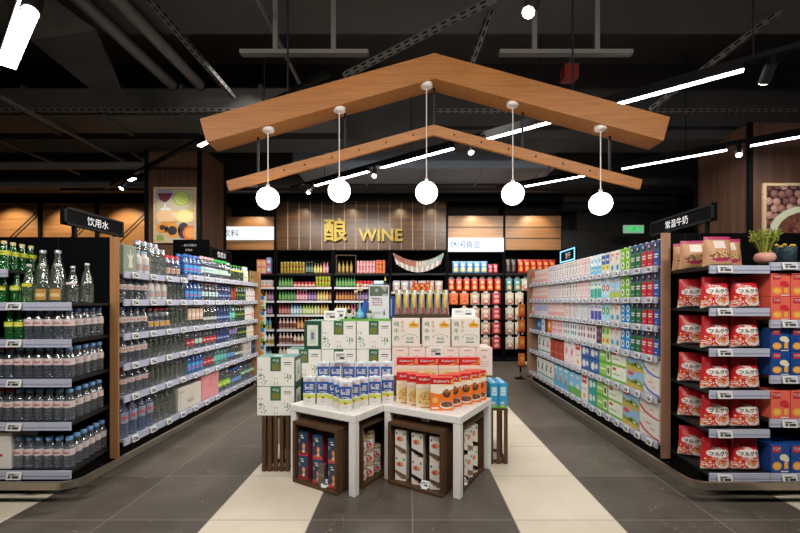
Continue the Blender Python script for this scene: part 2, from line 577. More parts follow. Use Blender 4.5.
strut((-0.5 * (zs - EYE), 0.9, zs), (-0.5 * (zs - EYE), 4.75, zs), 0.03, 'plain thin steel rail lengthwise between slotted rails', False)
strut((-6.5, 4.72, 3.53), (-1.5, 4.72, 3.53), 0.04, 'slotted steel rail crossing below the long dark duct')
strut((0.3, 5.0, 3.66), (6.5, 5.0, 3.66), 0.04, 'slotted steel rail crossing behind the big gable beam')
strut(P(344, 76, 3.9), P(496, -2, 3.4), 0.045, 'slotted steel rail slanting up from the big gable beam')
strut(P(466, 78, 4.1), P(497, -6, 3.6), 0.045, 'slotted steel rail steeply slanting above the gable apex')
strut(P(650, 110, 4.5), P(800, -4, 3.6), 0.045, 'slotted steel rail slanting above the bright strip lamps')
strut(P(100, 300 - 170, 5.6), P(170, 178, 7.4), 0.03, 'thin slanting steel rail above the timber column', False)
strut(P(0, 97, 4.2), P(145, 172, 7.0), 0.035, 'thin slanting steel rail from the frame edge toward the timber column', False)
strut(P(0, 140, 5.6), P(80, 174, 7.4), 0.04, 'slanting steel rail low behind the long dark duct', False)
for i, (x0, x1, y, z, lab) in enumerate(((-1.45, -0.35, 3.45, 3.4, 'grey hanging bar above the gable beam on the WINE side'), (0.78, 1.92, 3.45, 3.4, 'grey hanging bar above the gable beam near the milk sign'))):
    b = MB(); b.box(x0, x1, y - 0.03, y + 0.03, z, z + 0.035, PIPE)
    e = empty('hanging_bar', ((x0 + x1) / 2, y, z), lab, 'bar', 'hanging bars')
    wpart('bar', b, e)
    for x in (x0 + 0.3, x1 - 0.3):
        h = MB(); h.box(x - 0.02, x + 0.02, y - 0.015, y + 0.015, z + 0.035, 3.95, PIPE); wpart('hanger', h, e)
for i, (y, z, r) in enumerate(((6.3, 3.42, 0.06), (6.9, 3.3, 0.05), (7.35, 3.45, 0.05))):
    b = MB(); b.tube([(-10.5, y, z), (-3.95 if y < 6.9 else -2.6, y, z)], r, 10, PIPE)
    service('ceiling_pipe', b, ['grey pipe crossing to the timber column, nearest of three', 'grey pipe crossing behind the timber column, lowest of three', 'grey pipe crossing behind the timber column, farthest of three'][i], 'pipe', 'ceiling pipes')
b = MB(); b.box(-6.5, 6.5, 7.44, 7.5, 3.34, 3.39, BLACK2); service('lamp_rail', b, 'thin black rail crossing in front of the WINE wall', 'rail')
g = MB(); g.box(-2.35, -1.75, 2.9, 3.4, 3.925, 3.95, PIPE)
for i in range(7): g.box(-2.3, -1.8, 2.94 + i * 0.06, 2.96 + i * 0.06, 3.915, 3.925, BLACK)
service('air_vent', g, 'square slatted air vent in the ceiling above the slotted rail', 'vent')
r = MB(); x, y, z = P(572, 70, 4.6); r.box(x - 0.08, x + 0.08, y, y + 0.15, z - 0.08, z + 0.08, paint('#7c1f1c', 0.5)); r.box(x - 0.01, x + 0.01, y + 0.05, y + 0.07, z + 0.08, 4.6, PIPE)
service('alarm_box', r, 'small red box hanging in the ceiling behind the gable beam', 'box')

# ------------------------------------------------------------------ track lighting
TZ = 3.2
DIR = (0.795, -0.607)
LAMP = glow('lamp_diffuser', '#f4f6ff', 22.0)
def hang_top(x, y):
    if -9.5 < x < -0.9 and 4.78 < y < 5.32: return 3.5
    if -1.9 < x < 2.4 and 6.48 < y < 7.42: return 3.45
    if 5.6 < y < 6.1: return 3.55
    if 7.6 < y < 8.2: return 3.5
    return 3.95 if y < 4.0 else 4.6
def track(p, s0, s1, label):
    b = MB()
    a = (p[0] + DIR[0] * s0, p[1] + DIR[1] * s0); c = (p[0] + DIR[0] * s1, p[1] + DIR[1] * s1)
    L = (s1 - s0) / 2
    b.obox(((a[0] + c[0]) / 2, (a[1] + c[1]) / 2, TZ + 0.075), (DIR[0] * L, DIR[1] * L, 0), (DIR[1] * 0.025, -DIR[0] * 0.025, 0), (0, 0, 0.02), BLACK)
    o = empty('lamp_track', ((a[0] + c[0]) / 2, (a[1] + c[1]) / 2, TZ + 0.055), label, 'track', 'black lamp tracks')
    wpart('rail', b, o)
    n = max(2, int((s1 - s0) / 1.6))
    for i in range(n):
        s = s0 + (i + 0.5) * (s1 - s0) / n
        h = MB(); x, y = p[0] + DIR[0] * s, p[1] + DIR[1] * s
        h.tube([(x, y, TZ + 0.095), (x, y, hang_top(x, y))], 0.006, 6, BLACK2); wpart('hanger', h, o)
def strip(a, c, label, wd=0.05):
    L = math.hypot(c[0] - a[0], c[1] - a[1]); t = ((c[0] - a[0]) / L, (c[1] - a[1]) / L); s = (-t[1], t[0])
    m = ((a[0] + c[0]) / 2, (a[1] + c[1]) / 2)
    o = empty('strip_lamp', (m[0], m[1], TZ), label, 'lamp', 'strip lamps on the black tracks')
    h = MB(); h.obox((m[0], m[1], TZ + 0.0285), (t[0] * L / 2, t[1] * L / 2, 0), (s[0] * wd * .56, s[1] * wd * .56, 0), (0, 0, 0.0255), BLACK); wpart('housing', h, o)
    d = MB(); d.obox((m[0], m[1], TZ - 0.002), (t[0] * L / 2, t[1] * L / 2, 0), (s[0] * wd / 2, s[1] * wd / 2, 0), (0, 0, 0.004), LAMP); wpart('diffuser', d, o)
T1 = (0.0, 5.45); T2 = (2.5, 6.25); T3 = (-2.53, 4.9); T4 = (-2.9, 2.95)
track(T1, -2.6, 6.2, 'long black lamp track crossing behind the gable beam apex')
track(T2, -1.2, 4.2, 'black lamp track passing in front of the nut picture column')
track(T3, -3.6, 2.3, 'black lamp track beside the timber column with citrus picture')
track(T4, -2.2, 1.6, 'black lamp track holding the strip lamp in the top corner')
def onT(T, s): return (T[0] + DIR[0] * s, T[1] + DIR[1] * s)
strip(onT(T1, -1.95), onT(T1, -0.76), 'strip lamp behind the slim gable beam beside the second globe')
strip(onT(T1, -0.5), onT(T1, 0.7), 'strip lamp seen just left of the apex globe cord')
strip(onT(T1, 1.16), onT(T1, 2.3), 'strip lamp passing between slim and big gable beams, milk side')
strip(onT(T1, 2.45), onT(T1, 3.5), 'brightest long strip lamp above the big gable beam end')
strip(onT(T1, 3.85), onT(T1, 5.0), 'strip lamp cut by the frame, above the bright long one')
strip(onT(T2, -0.7), onT(T2, 0.22), 'short strip lamp behind the slim gable beam end globe')
strip(onT(T2, 0.74), onT(T2, 1.93), 'strip lamp between gable beam end and nut picture column')
strip(onT(T2, 2.16), onT(T2, 3.4), 'strip lamp crossing in front of the nut picture column')
strip(onT(T3, -0.08), onT(T3, 1.1), 'strip lamp peeking out under the big gable beam end')
strip(onT(T3, -2.4), onT(T3, -2.2), 'tiny strip lamp beside the timber column, water side')
strip((-3.29, 3.27), (-2.44, 2.58), 'wide glaring strip lamp in the top corner above water rack', 0.11)
SPOTW = glow('spot_lens', '#fff3e0', 30.0)
def spotlamp(x, y, tx, ty, label, s=1.0):
    from mathutils import Vector
    o = empty('spotlight', (x, y, TZ), label, 'lamp', 'track spotlights')
    d = Vector((tx, ty, -1.0)).normalized()
    base = Vector((x, y, TZ - 0.01)); c0 = base + d * 0.0; c1 = base + d * 0.13 * s
    k = MB(); k.box(x - 0.018, x + 0.018, y - 0.018, y + 0.018, TZ - 0.02, TZ + 0.055, BLACK); wpart('bracket', k, o)
    k = MB(); k.tube([c0, c1], 0.038 * s, 14, BLACK2); wpart('body', k, o)
    k = MB(); k.tube([c1, c1 + d * 0.004], 0.031 * s, 14, SPOTW); wpart('lens', k, o)
for (p, tx, ty, lab, s) in (
    (onT(T1, -2.06), -0.3, -0.6, 'small spotlight at the far end of the long black track', 1),
    (onT(T1, -0.63), 0.0, -0.7, 'small spotlight between strip lamps near the second globe', 1),
    (onT(T1, 0.93), 0.1, -0.5, 'small spotlight hanging just beside the gable apex globe', 1),
    (onT(T1, 3.67), 0.2, 0.9, 'dark spotlight turned away above the milk rack sign', 1.1),
    (onT(T2, 2.05), -0.5, -0.6, 'white-glowing spotlight on track before the nut picture column', 1.0),
    (onT(T3, -2.55), -0.3, -0.6, 'small spotlight beside the timber column, water side', 1),
    ((-2.36, 2.52), 0.3, -0.5, 'black spotlight at the end of the wide corner strip lamp', 1.3),
    ((0.79, 2.5), -0.4, -0.3, 'bright spotlight at the top edge above the gable beam', 1.2)):
    spotlamp(p[0], p[1], tx, ty, lab, s)
b = MB(); b.tube([(0.79, 2.5, TZ + 0.05), (0.79, 2.5, 3.95)], 0.008, 6, BLACK2)
service('lamp_hanger', b, 'thin black rod holding the spotlight above the gable beam', 'rod')
# wall washers over the cladding
for x, z, pw, ty in ((-2.3, 3.36, 15, 8.5), (-1.25, 3.36, 15, 8.5), (-0.2, 3.36, 15, 8.5), (0.5, 3.36, 11, 8.5), (-3.3, 3.2, 26, 8.5), (1.4, 3.2, 26, 8.5), (2.65, 3.2, 30, 8.5), (-8.4, 3.35, 70, 8.55), (-7.25, 3.35, 70, 8.55), (-6.0, 3.35, 70, 8.55), (-4.8, 3.35, 70, 8.55)):
    spot_light('wall_washer', (x, 7.95 if x > -4.2 else 7.85, z), (x, 8.6, 2.55), pw, 85, (1.0, 0.78, 0.5), 0.7, 0.03)

spot_light('column_spot', (-3.5, 4.9, 3.15), (-3.53, 6.0, 2.1), 60, 60, (1.0, 0.93, 0.85))
spot_light('column_spot', (4.0, 4.2, 3.15), (4.7, 5.2, 2.1), 60, 65, (1.0, 0.93, 0.85))
spot_light('display_spot', (0.74, 4.88, 3.15), (0.0, 2.9, 0.3), 130, 50, (1.0, 0.95, 0.88), 0.5, 0.03)
# ------------------------------------------------------------------ gable beams and globe lamps
XA = 0.205
def gable(xl, xr, zl, za, zr, hgt, y0, y1, m):
    b = MB()
    tl = ((xl - XA), (zl - za)); tr = ((xr - XA), (zr - za))
    nl = math.hypot(*tl); nr = math.hypot(*tr)
    fr = lambda Y: (lambda x, z, L=0: (x, Y, z))
    va = hgt * nl / abs(tl[0])
    left = [(xl, zl), (xl + abs(tl[1]) / nl * hgt, zl - abs(tl[0]) / nl * hgt), (XA, za - va), (XA, za)]
    right = [(XA, za), (XA, za - va), (xr - abs(tr[1]) / nr * hgt, zr - abs(tr[0]) / nr * hgt), (xr, zr)]
    bl = MB(); bl.prism(left, fr(y1), fr(y0), m); br = MB(); br.prism(right, fr(y1), fr(y0), m)
    return bl, br
BZL, BZA, BZR = EYE + 183.2 * 3.2 / FPX, EYE + 249 * 3.2 / FPX, EYE + 185 * 3.2 / FPX
root = empty('gable_beam', (XA, 3.3, BZA), 'thick oak beam shaped like a house roof over the display', 'beam')
bl, br = gable(-1.674, 2.088, BZL, BZA, BZR, 0.195, 3.2, 3.4, OAK)
for nm, k in (('rafter', bl), ('rafter', br)): wpart(nm, k, root)
for x in (-1.0, 1.35):
    k = MB(); zz = BZA + (x - XA) * ((BZL - BZA) / (-1.674 - XA) if x < XA else (BZR - BZA) / (2.088 - XA)) - 0.03
    k.tube([(x, 3.3, zz), (x, 3.3, 3.95)], 0.008, 8, BLACK2); wpart('hanging_rod', k, root)
def under(x):  # underside height of the thick beam at x
    sl = (BZL - BZA) / (-1.674 - XA) if x < XA else (BZR - BZA) / (2.088 - XA)
    return BZA + (x - XA) * sl - 0.195 * math.sqrt(1 + sl * sl)
Y2 = 3.33
SZ = lambda py: EYE + (302 - py) * Y2 / FPX
root = empty('slim_gable_beam', (XA, Y2, SZ(125)), 'slim oak beam with dark bolts hung under the thick gable beam', 'beam')
bl, br = gable((227 - 409) * Y2 / FPX, (641.5 - 409) * Y2 / FPX, SZ(181.5), SZ(125.3), SZ(180), 0.082, Y2 - 0.015, Y2 + 0.015, OAK)
def szmid(x):
    return (SZ(125.3) + (x - XA) * ((SZ(181.5) - SZ(125.3)) / ((227 - 409) * Y2 / FPX - XA) if x < XA else (SZ(180) - SZ(125.3)) / ((641.5 - 409) * Y2 / FPX - XA))) - 0.042
for side, k in ((-1, bl), (1, br)):
    for i in range(6):
        x = XA + side * (0.17 + i * 0.225)
        if i == 5 and side == -1: x = XA - 1.24
        z = szmid(x)
        k.lathe([(0.0, 0.0), (0.007, 0.0), (0.007, 0.004), (0.0, 0.004)], 8, BLACK, (0, 0, 0))
        n = 4 * 8
        for q in range(len(k.V) - n, len(k.V)):
            vx, vy, vz = k.V[q]; k.V[q] = (x + vx, Y2 - 0.015 - vz, z + vy)
    wpart('rafter', k, root)
for px in (258, 345, 434, 522.7, 609.8):
    x = (px - 409) * 3.35 / FPX
    k = MB(); k.box(x - 0.008, x + 0.008, 3.346, 3.362, szmid(x) - 0.03, under(x) + 0.012, BLACK2); wpart('hanging_rod', k, root)
GLOBE = glow('globe_glass', '#fff8ee', 9.0)
gl = ((268, 198.5, 'globe lamp at the water rack end of the gable beam'), (339.3, 191, 'globe lamp hanging between water end and apex globes'), (426.5, 192.6, 'globe lamp hanging from the gable beam apex'), (512.8, 193.8, 'globe lamp hanging between apex and milk end globes'), (600.6, 203.8, 'globe lamp at the milk rack end of the gable beam'))
for px, py, lab in gl:
    x, y, z = P(px, py, 3.26)
    zu = min(under(x - 0.05), under(x + 0.05))
    o = empty('globe_lamp', (x, y, z), lab, 'lamp', 'white globe lamps under the gable beam')
    k = MB(); k.lathe([(0.0, 0.03), (0.048, 0.03), (0.05, 0.0), (0.045, -0.008), (0.0, -0.008)], 20, paint('#e9dcd4', 0.4), (x, y, zu)); wpart('canopy', k, o)
    k = MB(); k.tube([(x, y, zu - 0.008), (x, y, z + 0.085)], 0.0045, 6, paint('#d8d2cc', 0.4)); wpart('cord', k, o)
    k = MB(); k.lathe([(0.0, 0.02), (0.014, 0.02), (0.016, 0.0), (0.016, -0.015)], 12, paint('#c7c0ba', 0.4), (x, y, z + 0.095)); wpart('fitting', k, o)
    k = MB(); k.lathe([(0.09 * sin(pi * i / 14), -0.09 * cos(pi * i / 14)) for i in range(15)], 24, GLOBE, (x, y, z)); wpart('globe', k, o)

# ------------------------------------------------------------------ signs and pictures
def block_sign(name, y0, y1, X, z0, z1, body, label, face, legs, lit=None):
    cx, cy = X, (y0 + y1) / 2
    o = empty(name, (cx, cy, z0), label, 'sign')
    b = MB(); b.box(X - 0.014, X + 0.014, y0, y1, z0, z1, PANEL)
    s = face
    for (a0, a1, c0, c1) in ((y0, y1, z0, z0 + 0.018), (y0, y1, z1 - 0.018, z1), (y0, y0 + 0.02, z0, z1), (y1 - 0.02, y1, z0, z1)):
        xs = sorted((X + s * 0.014, X + s * 0.022)); b.box(xs[0], xs[1], a0, a1, c0, c1, lit or paint('#1c1c1e', .5, spec=.15))
    wpart('panel', b, o)
    t = MB()
    fr = plane_frame((X + s * 0.015, cy, (z0 + z1) / 2), (0, s, 0), (0, 0, 1), (s, 0, 0))
    t.text(fr, body, 0.03 * s if len(body) > 3 else 0.02, 0, (z1 - z0) * 0.52, glow('sign_letter', '#e8e8e8', 0.5))
    wpart('lettering', t, o)
    for y, zl in legs:
        k = MB(); k.box(X - 0.012, X + 0.012, y - 0.012, y + 0.012, zl, z0 + 0.005, BLACK); wpart('post', k, o)
block_sign('aisle_sign', 2.95, 3.56, -2.56, 1.846, 1.98, '饮用水', 'black sign reading 饮用水 on posts above the nearer water rack', 1, ((3.06, 1.757), (3.48, 1.71)))
block_sign('aisle_sign', 3.13, 3.95, 2.4, 1.912, 2.05, '常温牛奶', 'black sign reading 常温牛奶 on posts above the milk rack', -1, ((3.22, 1.787), (3.85, 1.787)))
block_sign('aisle_sign', 5.12, 5.72, -2.56, 1.83, 1.98, '饮用水', 'smaller black sign reading 饮用水 beside the timber column', 1, ((5.2, 1.71), (5.66, 1.71)))
block_sign('aisle_sign', 5.75, 6.3, 2.4, 1.88, 2.06, '饼干', 'black sign with glowing blue rim above the milk rack far end', -1, ((5.8, 1.787), (6.25, 1.787)), glow('blue_rim', '#7cc4f0', 1.5))
def flat_sign(name, x0, x1, z0, z1, y, m, texts, label, depth=0.06):
    o = empty(name, ((x0 + x1) / 2, y, z0), label, 'sign')
    b = MB(); b.box(x0, x1, y, y + depth, z0, z1, m); wpart('panel', b, o)
    t = MB(); fr = plane_frame((x0, y, z0), (1, 0, 0), (0, 0, 1), (0, -1, 0))
    for body, cx, cy, h, mm, bold in texts: t.text(fr, body, cx, cy, h, mm, 2, bold)
    wpart('lettering', t, o)
    return o
LB = paint('#20242a', 0.4)
LB = glow('light_box', '#f2f7ff', 1.05)
LB.node_tree.nodes['Principled BSDF'].inputs['Base Color'].default_value = (0.1, 0.1, 0.1, 1)
SKY = paint('#0b6d9f', 0.6)
flat_sign('light_box', BX[0], BX[1] - 0.02, 2.585, 2.86, 8.43, LB, [('饮料', 0.16, 0.135, 0.16, SKY, 0.0)], 'white light box reading 饮料 beside the WINE panelling')
flat_sign('light_box', BX[4] + 0.02, BX[5] - 0.02, 2.335, 2.625, 8.43, LB, [('休闲食品', 0.36, 0.15, 0.15, SKY, 0.0)], 'white light box reading 休闲食品 above the snack bay')
o = flat_sign('notice_board', -2.95, -2.5, 1.83, 2.05, 5.0, PANEL, [('，成人的能力', 0.2, 0.15, 0.03, WHITE, 0.0), ('饮用水', 0.2, 0.09, 0.028, WHITE, 0.0)], 'small black notice with white writing behind the red-capped bottles', 0.02)
k = MB()
for x in (-2.9, -2.55): k.box(x - 0.008, x + 0.008, 5.004, 5.016, 1.757, 1.835, BLACK)
wpart('post', k, o)
# gold letters on the wall
YEL = paint('#9c8428', 0.35, 0.3)
def letters(body, cx, cz, h, label, bold=0.03):
    vs, fs, w = text2d(body, bold)
    t = MB()
    fa = plane_frame((cx, FY - 0.09, cz), (1, 0, 0), (0, 0, 1), (0, -1, 0)); fb = plane_frame((cx, FY - 0.03, cz), (1, 0, 0), (0, 0, 1), (0, -1, 0))
    n = len(vs)
    t.add([fa(x * h, y * h, 0) for x, y in vs], fs, YEL)
    from collections import Counter
    ec = Counter()
    for f_ in fs:
        for i in range(len(f_)): ec[tuple(sorted((f_[i], f_[(i + 1) % len(f_)])))] += 1
    sidev = [fa(x * h, y * h, 0) for x, y in vs] + [fb(x * h, y * h, 0) for x, y in vs]
    t.add(sidev, [(a, c, n + c, n + a) for (a, c), q in ec.items() if q == 1], GOLD)
    for x in (-0.3, 0.3): t.box(cx + x * w * h - 0.01, cx + x * w * h + 0.01, FY - 0.06, FY - 0.005, cz - 0.01, cz + 0.01, BLACK)
    return tag(link('wall_lettering', t.mesh('wall_lettering')), label, 'lettering')
x, _, z = P(335.5, 230, 8.42); letters('酿', x, z, 0.5, 'large gold Chinese character mounted on the wood panelling', 0.02)
x, _, z = P(380.5, 235, 8.42); letters('WINE', x, z, 0.265, 'gold WINE lettering mounted on the wood panelling', 0.025)
# exit sign
x, y, z = P(634, 229, 7.6)
o = empty('exit_sign', (x, y, z), 'green exit sign hanging before the dark stone wall', 'sign')
k = MB(); k.box(x - 0.19, x + 0.19, y, y + 0.04, z - 0.075, z + 0.075, glow('exit_plate', '#a9d9b5', 0.35)); wpart('plate', k, o)
k = MB(); fr = plane_frame((x, y, z), (1, 0, 0), (0, 0, 1), (0, -1, 0)); EG = glow('exit_green', '#18c45a', 1.2)
k.rect(fr, -0.05, -0.055, 0.05, 0.055, EG); k.poly(fr, [(-0.16, 0), (-0.11, 0.04), (-0.11, 0.015), (-0.06, 0.015), (-0.06, -0.015), (-0.11, -0.015), (-0.11, -0.04)], EG)
k.poly(fr, [(0.16, 0), (0.11, -0.04), (0.11, -0.015), (0.06, -0.015), (0.06, 0.015), (0.11, 0.015), (0.11, 0.04)], EG)
k.ell(fr, 0.012, 0.035, 0.012, 0.012, WHITE, 2); k.poly(fr, [(-0.02, 0.02), (0.015, 0.022), (0.01, -0.01), (0.03, -0.045), (0.018, -0.048), (-0.005, -0.015), (-0.03, -0.04), (-0.036, -0.03), (-0.012, 0.0)], WHITE, 2); wpart('symbols', k, o)
k = MB(); k.tube([(x, y + 0.02, z + 0.075), (x, y + 0.02, 4.6 if y > 8.2 or y < 7.6 else 3.5)], 0.006, 6, BLACK2); wpart('rod', k, o)

FRAME = wood('pale_frame_wood', '#b79a78', '#d6bd98', 'X', 0.5, 1.0)
def picture(x0, x1, z0, z1, y, label, draw, t=0.035):
    o = empty('framed_picture', ((x0 + x1) / 2, y, z0), label, 'picture')
    b = MB()
    b.box(x0, x1, y - 0.03, y, z0, z0 + t, FRAME); b.box(x0, x1, y - 0.03, y, z1 - t, z1, FRAME)
    b.box(x0, x0 + t, y - 0.03, y, z0 + t, z1 - t, FRAME); b.box(x1 - t, x1, y - 0.03, y, z0 + t, z1 - t, FRAME)
    wpart('frame', b, o)
    p = MB(); p.box(x0 + t, x1 - t, y - 0.012, y - 0.002, z0 + t, z1 - t, paint('#b9ae98', 0.5))
    W, H = x1 - x0 - 2 * t, z1 - z0 - 2 * t
    draw(p, plane_frame((x0 + t, y - 0.012, z0 + t), (W, 0, 0), (0, 0, H), (0, -1, 0)), W / H)
    wpart('print', p, o)
def clipell(p, fr, cx, cy, rx, ry, m, L):
    p.poly(fr, [(min(1, max(0, cx + rx * cos(2 * pi * i / 20))), min(1, max(0, cy + ry * sin(2 * pi * i / 20)))) for i in range(20)], m, L)
def citrus(p, fr, asp):
    E = lambda *a: clipell(p, fr, *a)
    E(.2, .9, .25, .12, paint('#9a8fa8'), 1); p.poly(fr, [(.03, .93), (.42, .93), (.33, .8), (.23, .74), (.1, .8)], paint('#6b2f3a'), 2)
    p.rect(fr, .21, .62, .24, .75, paint('#d7dade'), 2); E(.24, .62, .14, .03, paint('#d7dade'), 2)
    E(.66, .83, .22, .15, paint('#9fb04a'), 3); E(.66, .83, .18, .12, paint('#c4cf74'), 4)
    for i in range(8):
        a = i * pi / 4; p.poly(fr, [(.66, .83), (.66 + .15 * cos(a), .83 + .105 * sin(a)), (.66 + .15 * cos(a + .5), .83 + .105 * sin(a + .5))], paint('#b2c25c'), 5)
    E(.95, .62, .12, .2, paint('#b9a878'), 1); E(.28, .48, .3, .13, paint('#dfb98f'), 3); E(.75, .48, .27, .13, paint('#e2cf7a'), 4); E(.76, .47, .22, .1, paint('#ecdf9f'), 5)
    p.poly(fr, [(.1, .38), (.55, .38), (.38, .24), (.38, .1), (.28, .1), (.28, .24)], paint('#c98a45'), 4)
    E(.15, .25, .16, .1, paint('#d58a35'), 5); E(.42, .2, .2, .14, paint('#e09a3c'), 5); E(.42, .2, .13, .09, paint('#34323a'), 6); E(.16, .26, .08, .05, paint('#34323a'), 6)
    E(.72, .2, .15, .16, paint('#3a3540'), 5); E(.9, .15, .2, .15, paint('#d9783a'), 6); E(.9, .15, .14, .1, paint('#e8a05a'), 7); E(.08, .05, .12, .07, paint('#8a9a4a'), 6)
    for (a, b_, h) in (('饮', .5, .07),): p.add([fr(.48 + x * .13, .5 + y * .11, 8) for x, y in text2d(a, .01)[0]], text2d(a, .01)[1], WHITE)
def nuts(p, fr, asp):
    random.seed(3)
    p.rect(fr, 0, 0, 1, 1, paint('#2b1a1a'), 1)
    cs = ['#8a6257', '#6f4a45', '#a37a6b', '#5a3a3a']
    for j in range(8):
        for i in range(9):
            x_, y_ = (i + .5 * (j % 2)) / 8 + random.uniform(-.02, .02), j / 7 + random.uniform(-.02, .02)
            k_ = random.randrange(4); clipell(p, fr, x_, y_, .062, .074, paint(cs[k_]), 2 + (i + j) % 2)
            clipell(p, fr, x_ - .012, y_ + .015, .036, .04, paint(['#a67c70', '#8a635c', '#bd968a', '#775252'][k_]), 5)
    clipell(p, fr, .62, .12, .56, .5, paint('#c9cdb0'), 6); clipell(p, fr, .64, .08, .47, .43, paint('#6b4038'), 7)
    for j in range(60):
        a, r_ = random.uniform(0, pi), random.uniform(0, .85) ** .6
        x_, y_ = .64 + .44 * r_ * cos(a), .08 + .4 * r_ * sin(a)
        clipell(p, fr, x_, y_, random.uniform(.03, .06), random.uniform(.03, .06), paint(random.choice(['#8f5f4a', '#7a4a3c', '#a9765a', '#5b332e'])), 8 + j % 5)
x0, _, z0 = P(153.5, 243, 5.97); x1, _, z1 = P(196, 187, 5.97)
picture(x0, x1, z0, z1, 5.998, 'framed picture of cocktails and citrus on the timber column', citrus)
x0, _, z0 = P(763.6, 241, 5.17); picture(x0, x0 + 0.9, z0, EYE + 119 * 5.17 / FPX, 5.198, 'framed picture of nuts in a bowl on the other column', nuts)
# ------------------------------------------------------------------ product kinds
FR = lambda w, d: front(w, d)
def bottle(name, h, r, body, cap, lab=None, labm=None, n=12, neck=0.56, sh=0.66, caph=0.095, text=None, textm=None, stripe=None, fill=None, tall=False, cat='bottle', bands=True):
    """a screw-top bottle: body, cap, wrap label"""
    hb = h * (1 - caph)
    pr = [(0.0, 0.0), (r * 0.86, 0.0), (r, h * 0.03)]
    if bands and not tall:
        for t in (0.14, 0.22, 0.30): pr += [(r, h * (t - 0.02)), (r * 0.95, h * t), (r, h * (t + 0.02))]
    pr += [(r, h * sh * 0.97), (r * 0.93, h * (sh + 0.05)), (r * 0.7, h * (sh + (0.8 - sh) * 0.62)), (r * neck * 1.1, h * max(0.82, sh + 0.12)), (r * neck, hb - h * 0.02), (r * neck, hb)]
    b = MB(); b.lathe(pr, n, body)
    if fill:
        b.lathe([(0, h * .02), (r * .9, h * .03), (r * .9, h * fill[0]), (0, h * fill[0])], n, fill[1])
    parts = []
    c = MB(); rc = r * neck * 1.12
    c.lathe([(rc, hb - h * 0.01), (rc, h * 0.995), (rc * 0.9, h), (0, h)], n, cap); parts.append(('cap', c))
    if lab:
        l = MB(); z0, z1 = lab[0] * h, lab[1] * h
        if text:
            l.lathe([(r * 1.012, z0), (r * 1.012, z1)], n, labm)
        else:
            fl = cyl_frame(r * 1.012); l.rect(fl, -r * 1.15, z0, r * 1.15, z1, labm, 1, 8)
            if stripe: l.rect(fl, -r * 1.0, z0 + (z1 - z0) * stripe[0], r * 1.0, z0 + (z1 - z0) * stripe[1], stripe[2], 2, 8)
        if text:
            fr = cyl_frame(r * 1.02)
            l.text(fr, text, 0, (z0 + z1) / 2, (z1 - z0) * 0.42, textm, 3, 0.02, width=r * 1.5)
        parts.append(('label', l))
    return Kind(name, cat, b, parts, 2 * r, 2 * r, h)

def carton(name, w, d, h, base, draw=None, cap=None, gable=False, cat='carton', side=None):
    b = MB()
    if gable:
        hs = h * 0.84
        b.box(-w / 2, w / 2, -d / 2, d / 2, 0, hs, base)
        b.add([(-w / 2, -d / 2, hs), (w / 2, -d / 2, hs), (w / 2, d / 2, hs), (-w / 2, d / 2, hs), (-w / 2, 0, h * .96), (w / 2, 0, h * .96)], [(0, 1, 5, 4), (2, 3, 4, 5), (1, 2, 5), (3, 0, 4)], base)
        b.box(-w / 2, w / 2, -0.003, 0.003, h * .95, h, base)
    else:
        b.box(-w / 2, w / 2, -d / 2, d / 2, 0, h, base, min(w, d, h) * 0.03)
    if draw: draw(b, front(w, d), w, h)
    if side: side(b, rside(w, d), d, h); side(b, lside(w, d), d, h)
    parts = []
    if cap is not None:
        c = MB(); c.lathe([(w * .17, 0), (w * .17, h * .045), (0, h * .05)], 10, cap, (0, -d * .12, h if not gable else h * .86)); parts.append(('cap', c))
    return Kind(name, cat, b, parts, w, d, h * (1.0 if cap is None else 1.045))

def pouch(name, w, h, t, colour, backm, nu=12, nv=14, texts=(), flat=0.0, cat='bag', holes=False, seal=0.05):
    """a filled bag; flat>0 makes the top taper to a fold"""
    def th(u, v):
        e = max(0.0, 1 - abs(2 * u - 1) ** 3.0)
        g = min(1.0, (v + 0.03) / 0.12) ** 0.6 if v < 0.1 else 1.0
        k = 1 - max(0.0, (v - 0.45) / 0.55) ** 1.3
        return t / 2 * max(0.0, e) ** 0.6 * g * (0.04 + 0.96 * k)
    def wd(u, v): return (u - 0.5) * w * (1 - 0.05 * sin(pi * v) - flat * v)
    def fr(x, y, L=1):   # x,y in 0..1
        return (wd(x, y), -th(x, y) - 0.0012 * L, y * h)
    b = MB()
    vs = [(wd(i / nu, j / nv), -th(i / nu, j / nv), h * j / nv) for j in range(nv + 1) for i in range(nu + 1)]
    off = len(vs)
    vs += [(wd(i / nu, j / nv), th(i / nu, j / nv), h * j / nv) for j in range(nv + 1) for i in range(nu + 1)]
    b.V += vs
    for j in range(nv):
        for i in range(nu):
            a = j * (nu + 1) + i
            b.F.append((a, a + 1, a + nu + 2, a + nu + 1)); b.M.append(b.mi(colour((i + .5) / nu, (j + .5) / nv))); b.S.append(True)
            a += off
            b.F.append((a + 1, a, a + nu + 1, a + nu + 2)); b.M.append(b.mi(backm)); b.S.append(True)
    for i in range(nu):
        b.F.append((i + 1, i, off + i, off + i + 1)); b.M.append(b.mi(backm)); b.S.append(False)
    for tx, cx, cy, hh, m, width in texts:
        v2, f2, tw = text2d(tx, 0.035)
        sx = width / tw
        b.add([fr(cx + x * sx, cy + y * hh, 2) for x, y in v2], f2, m)
    return Kind(name, cat, b, [], w, t, h)

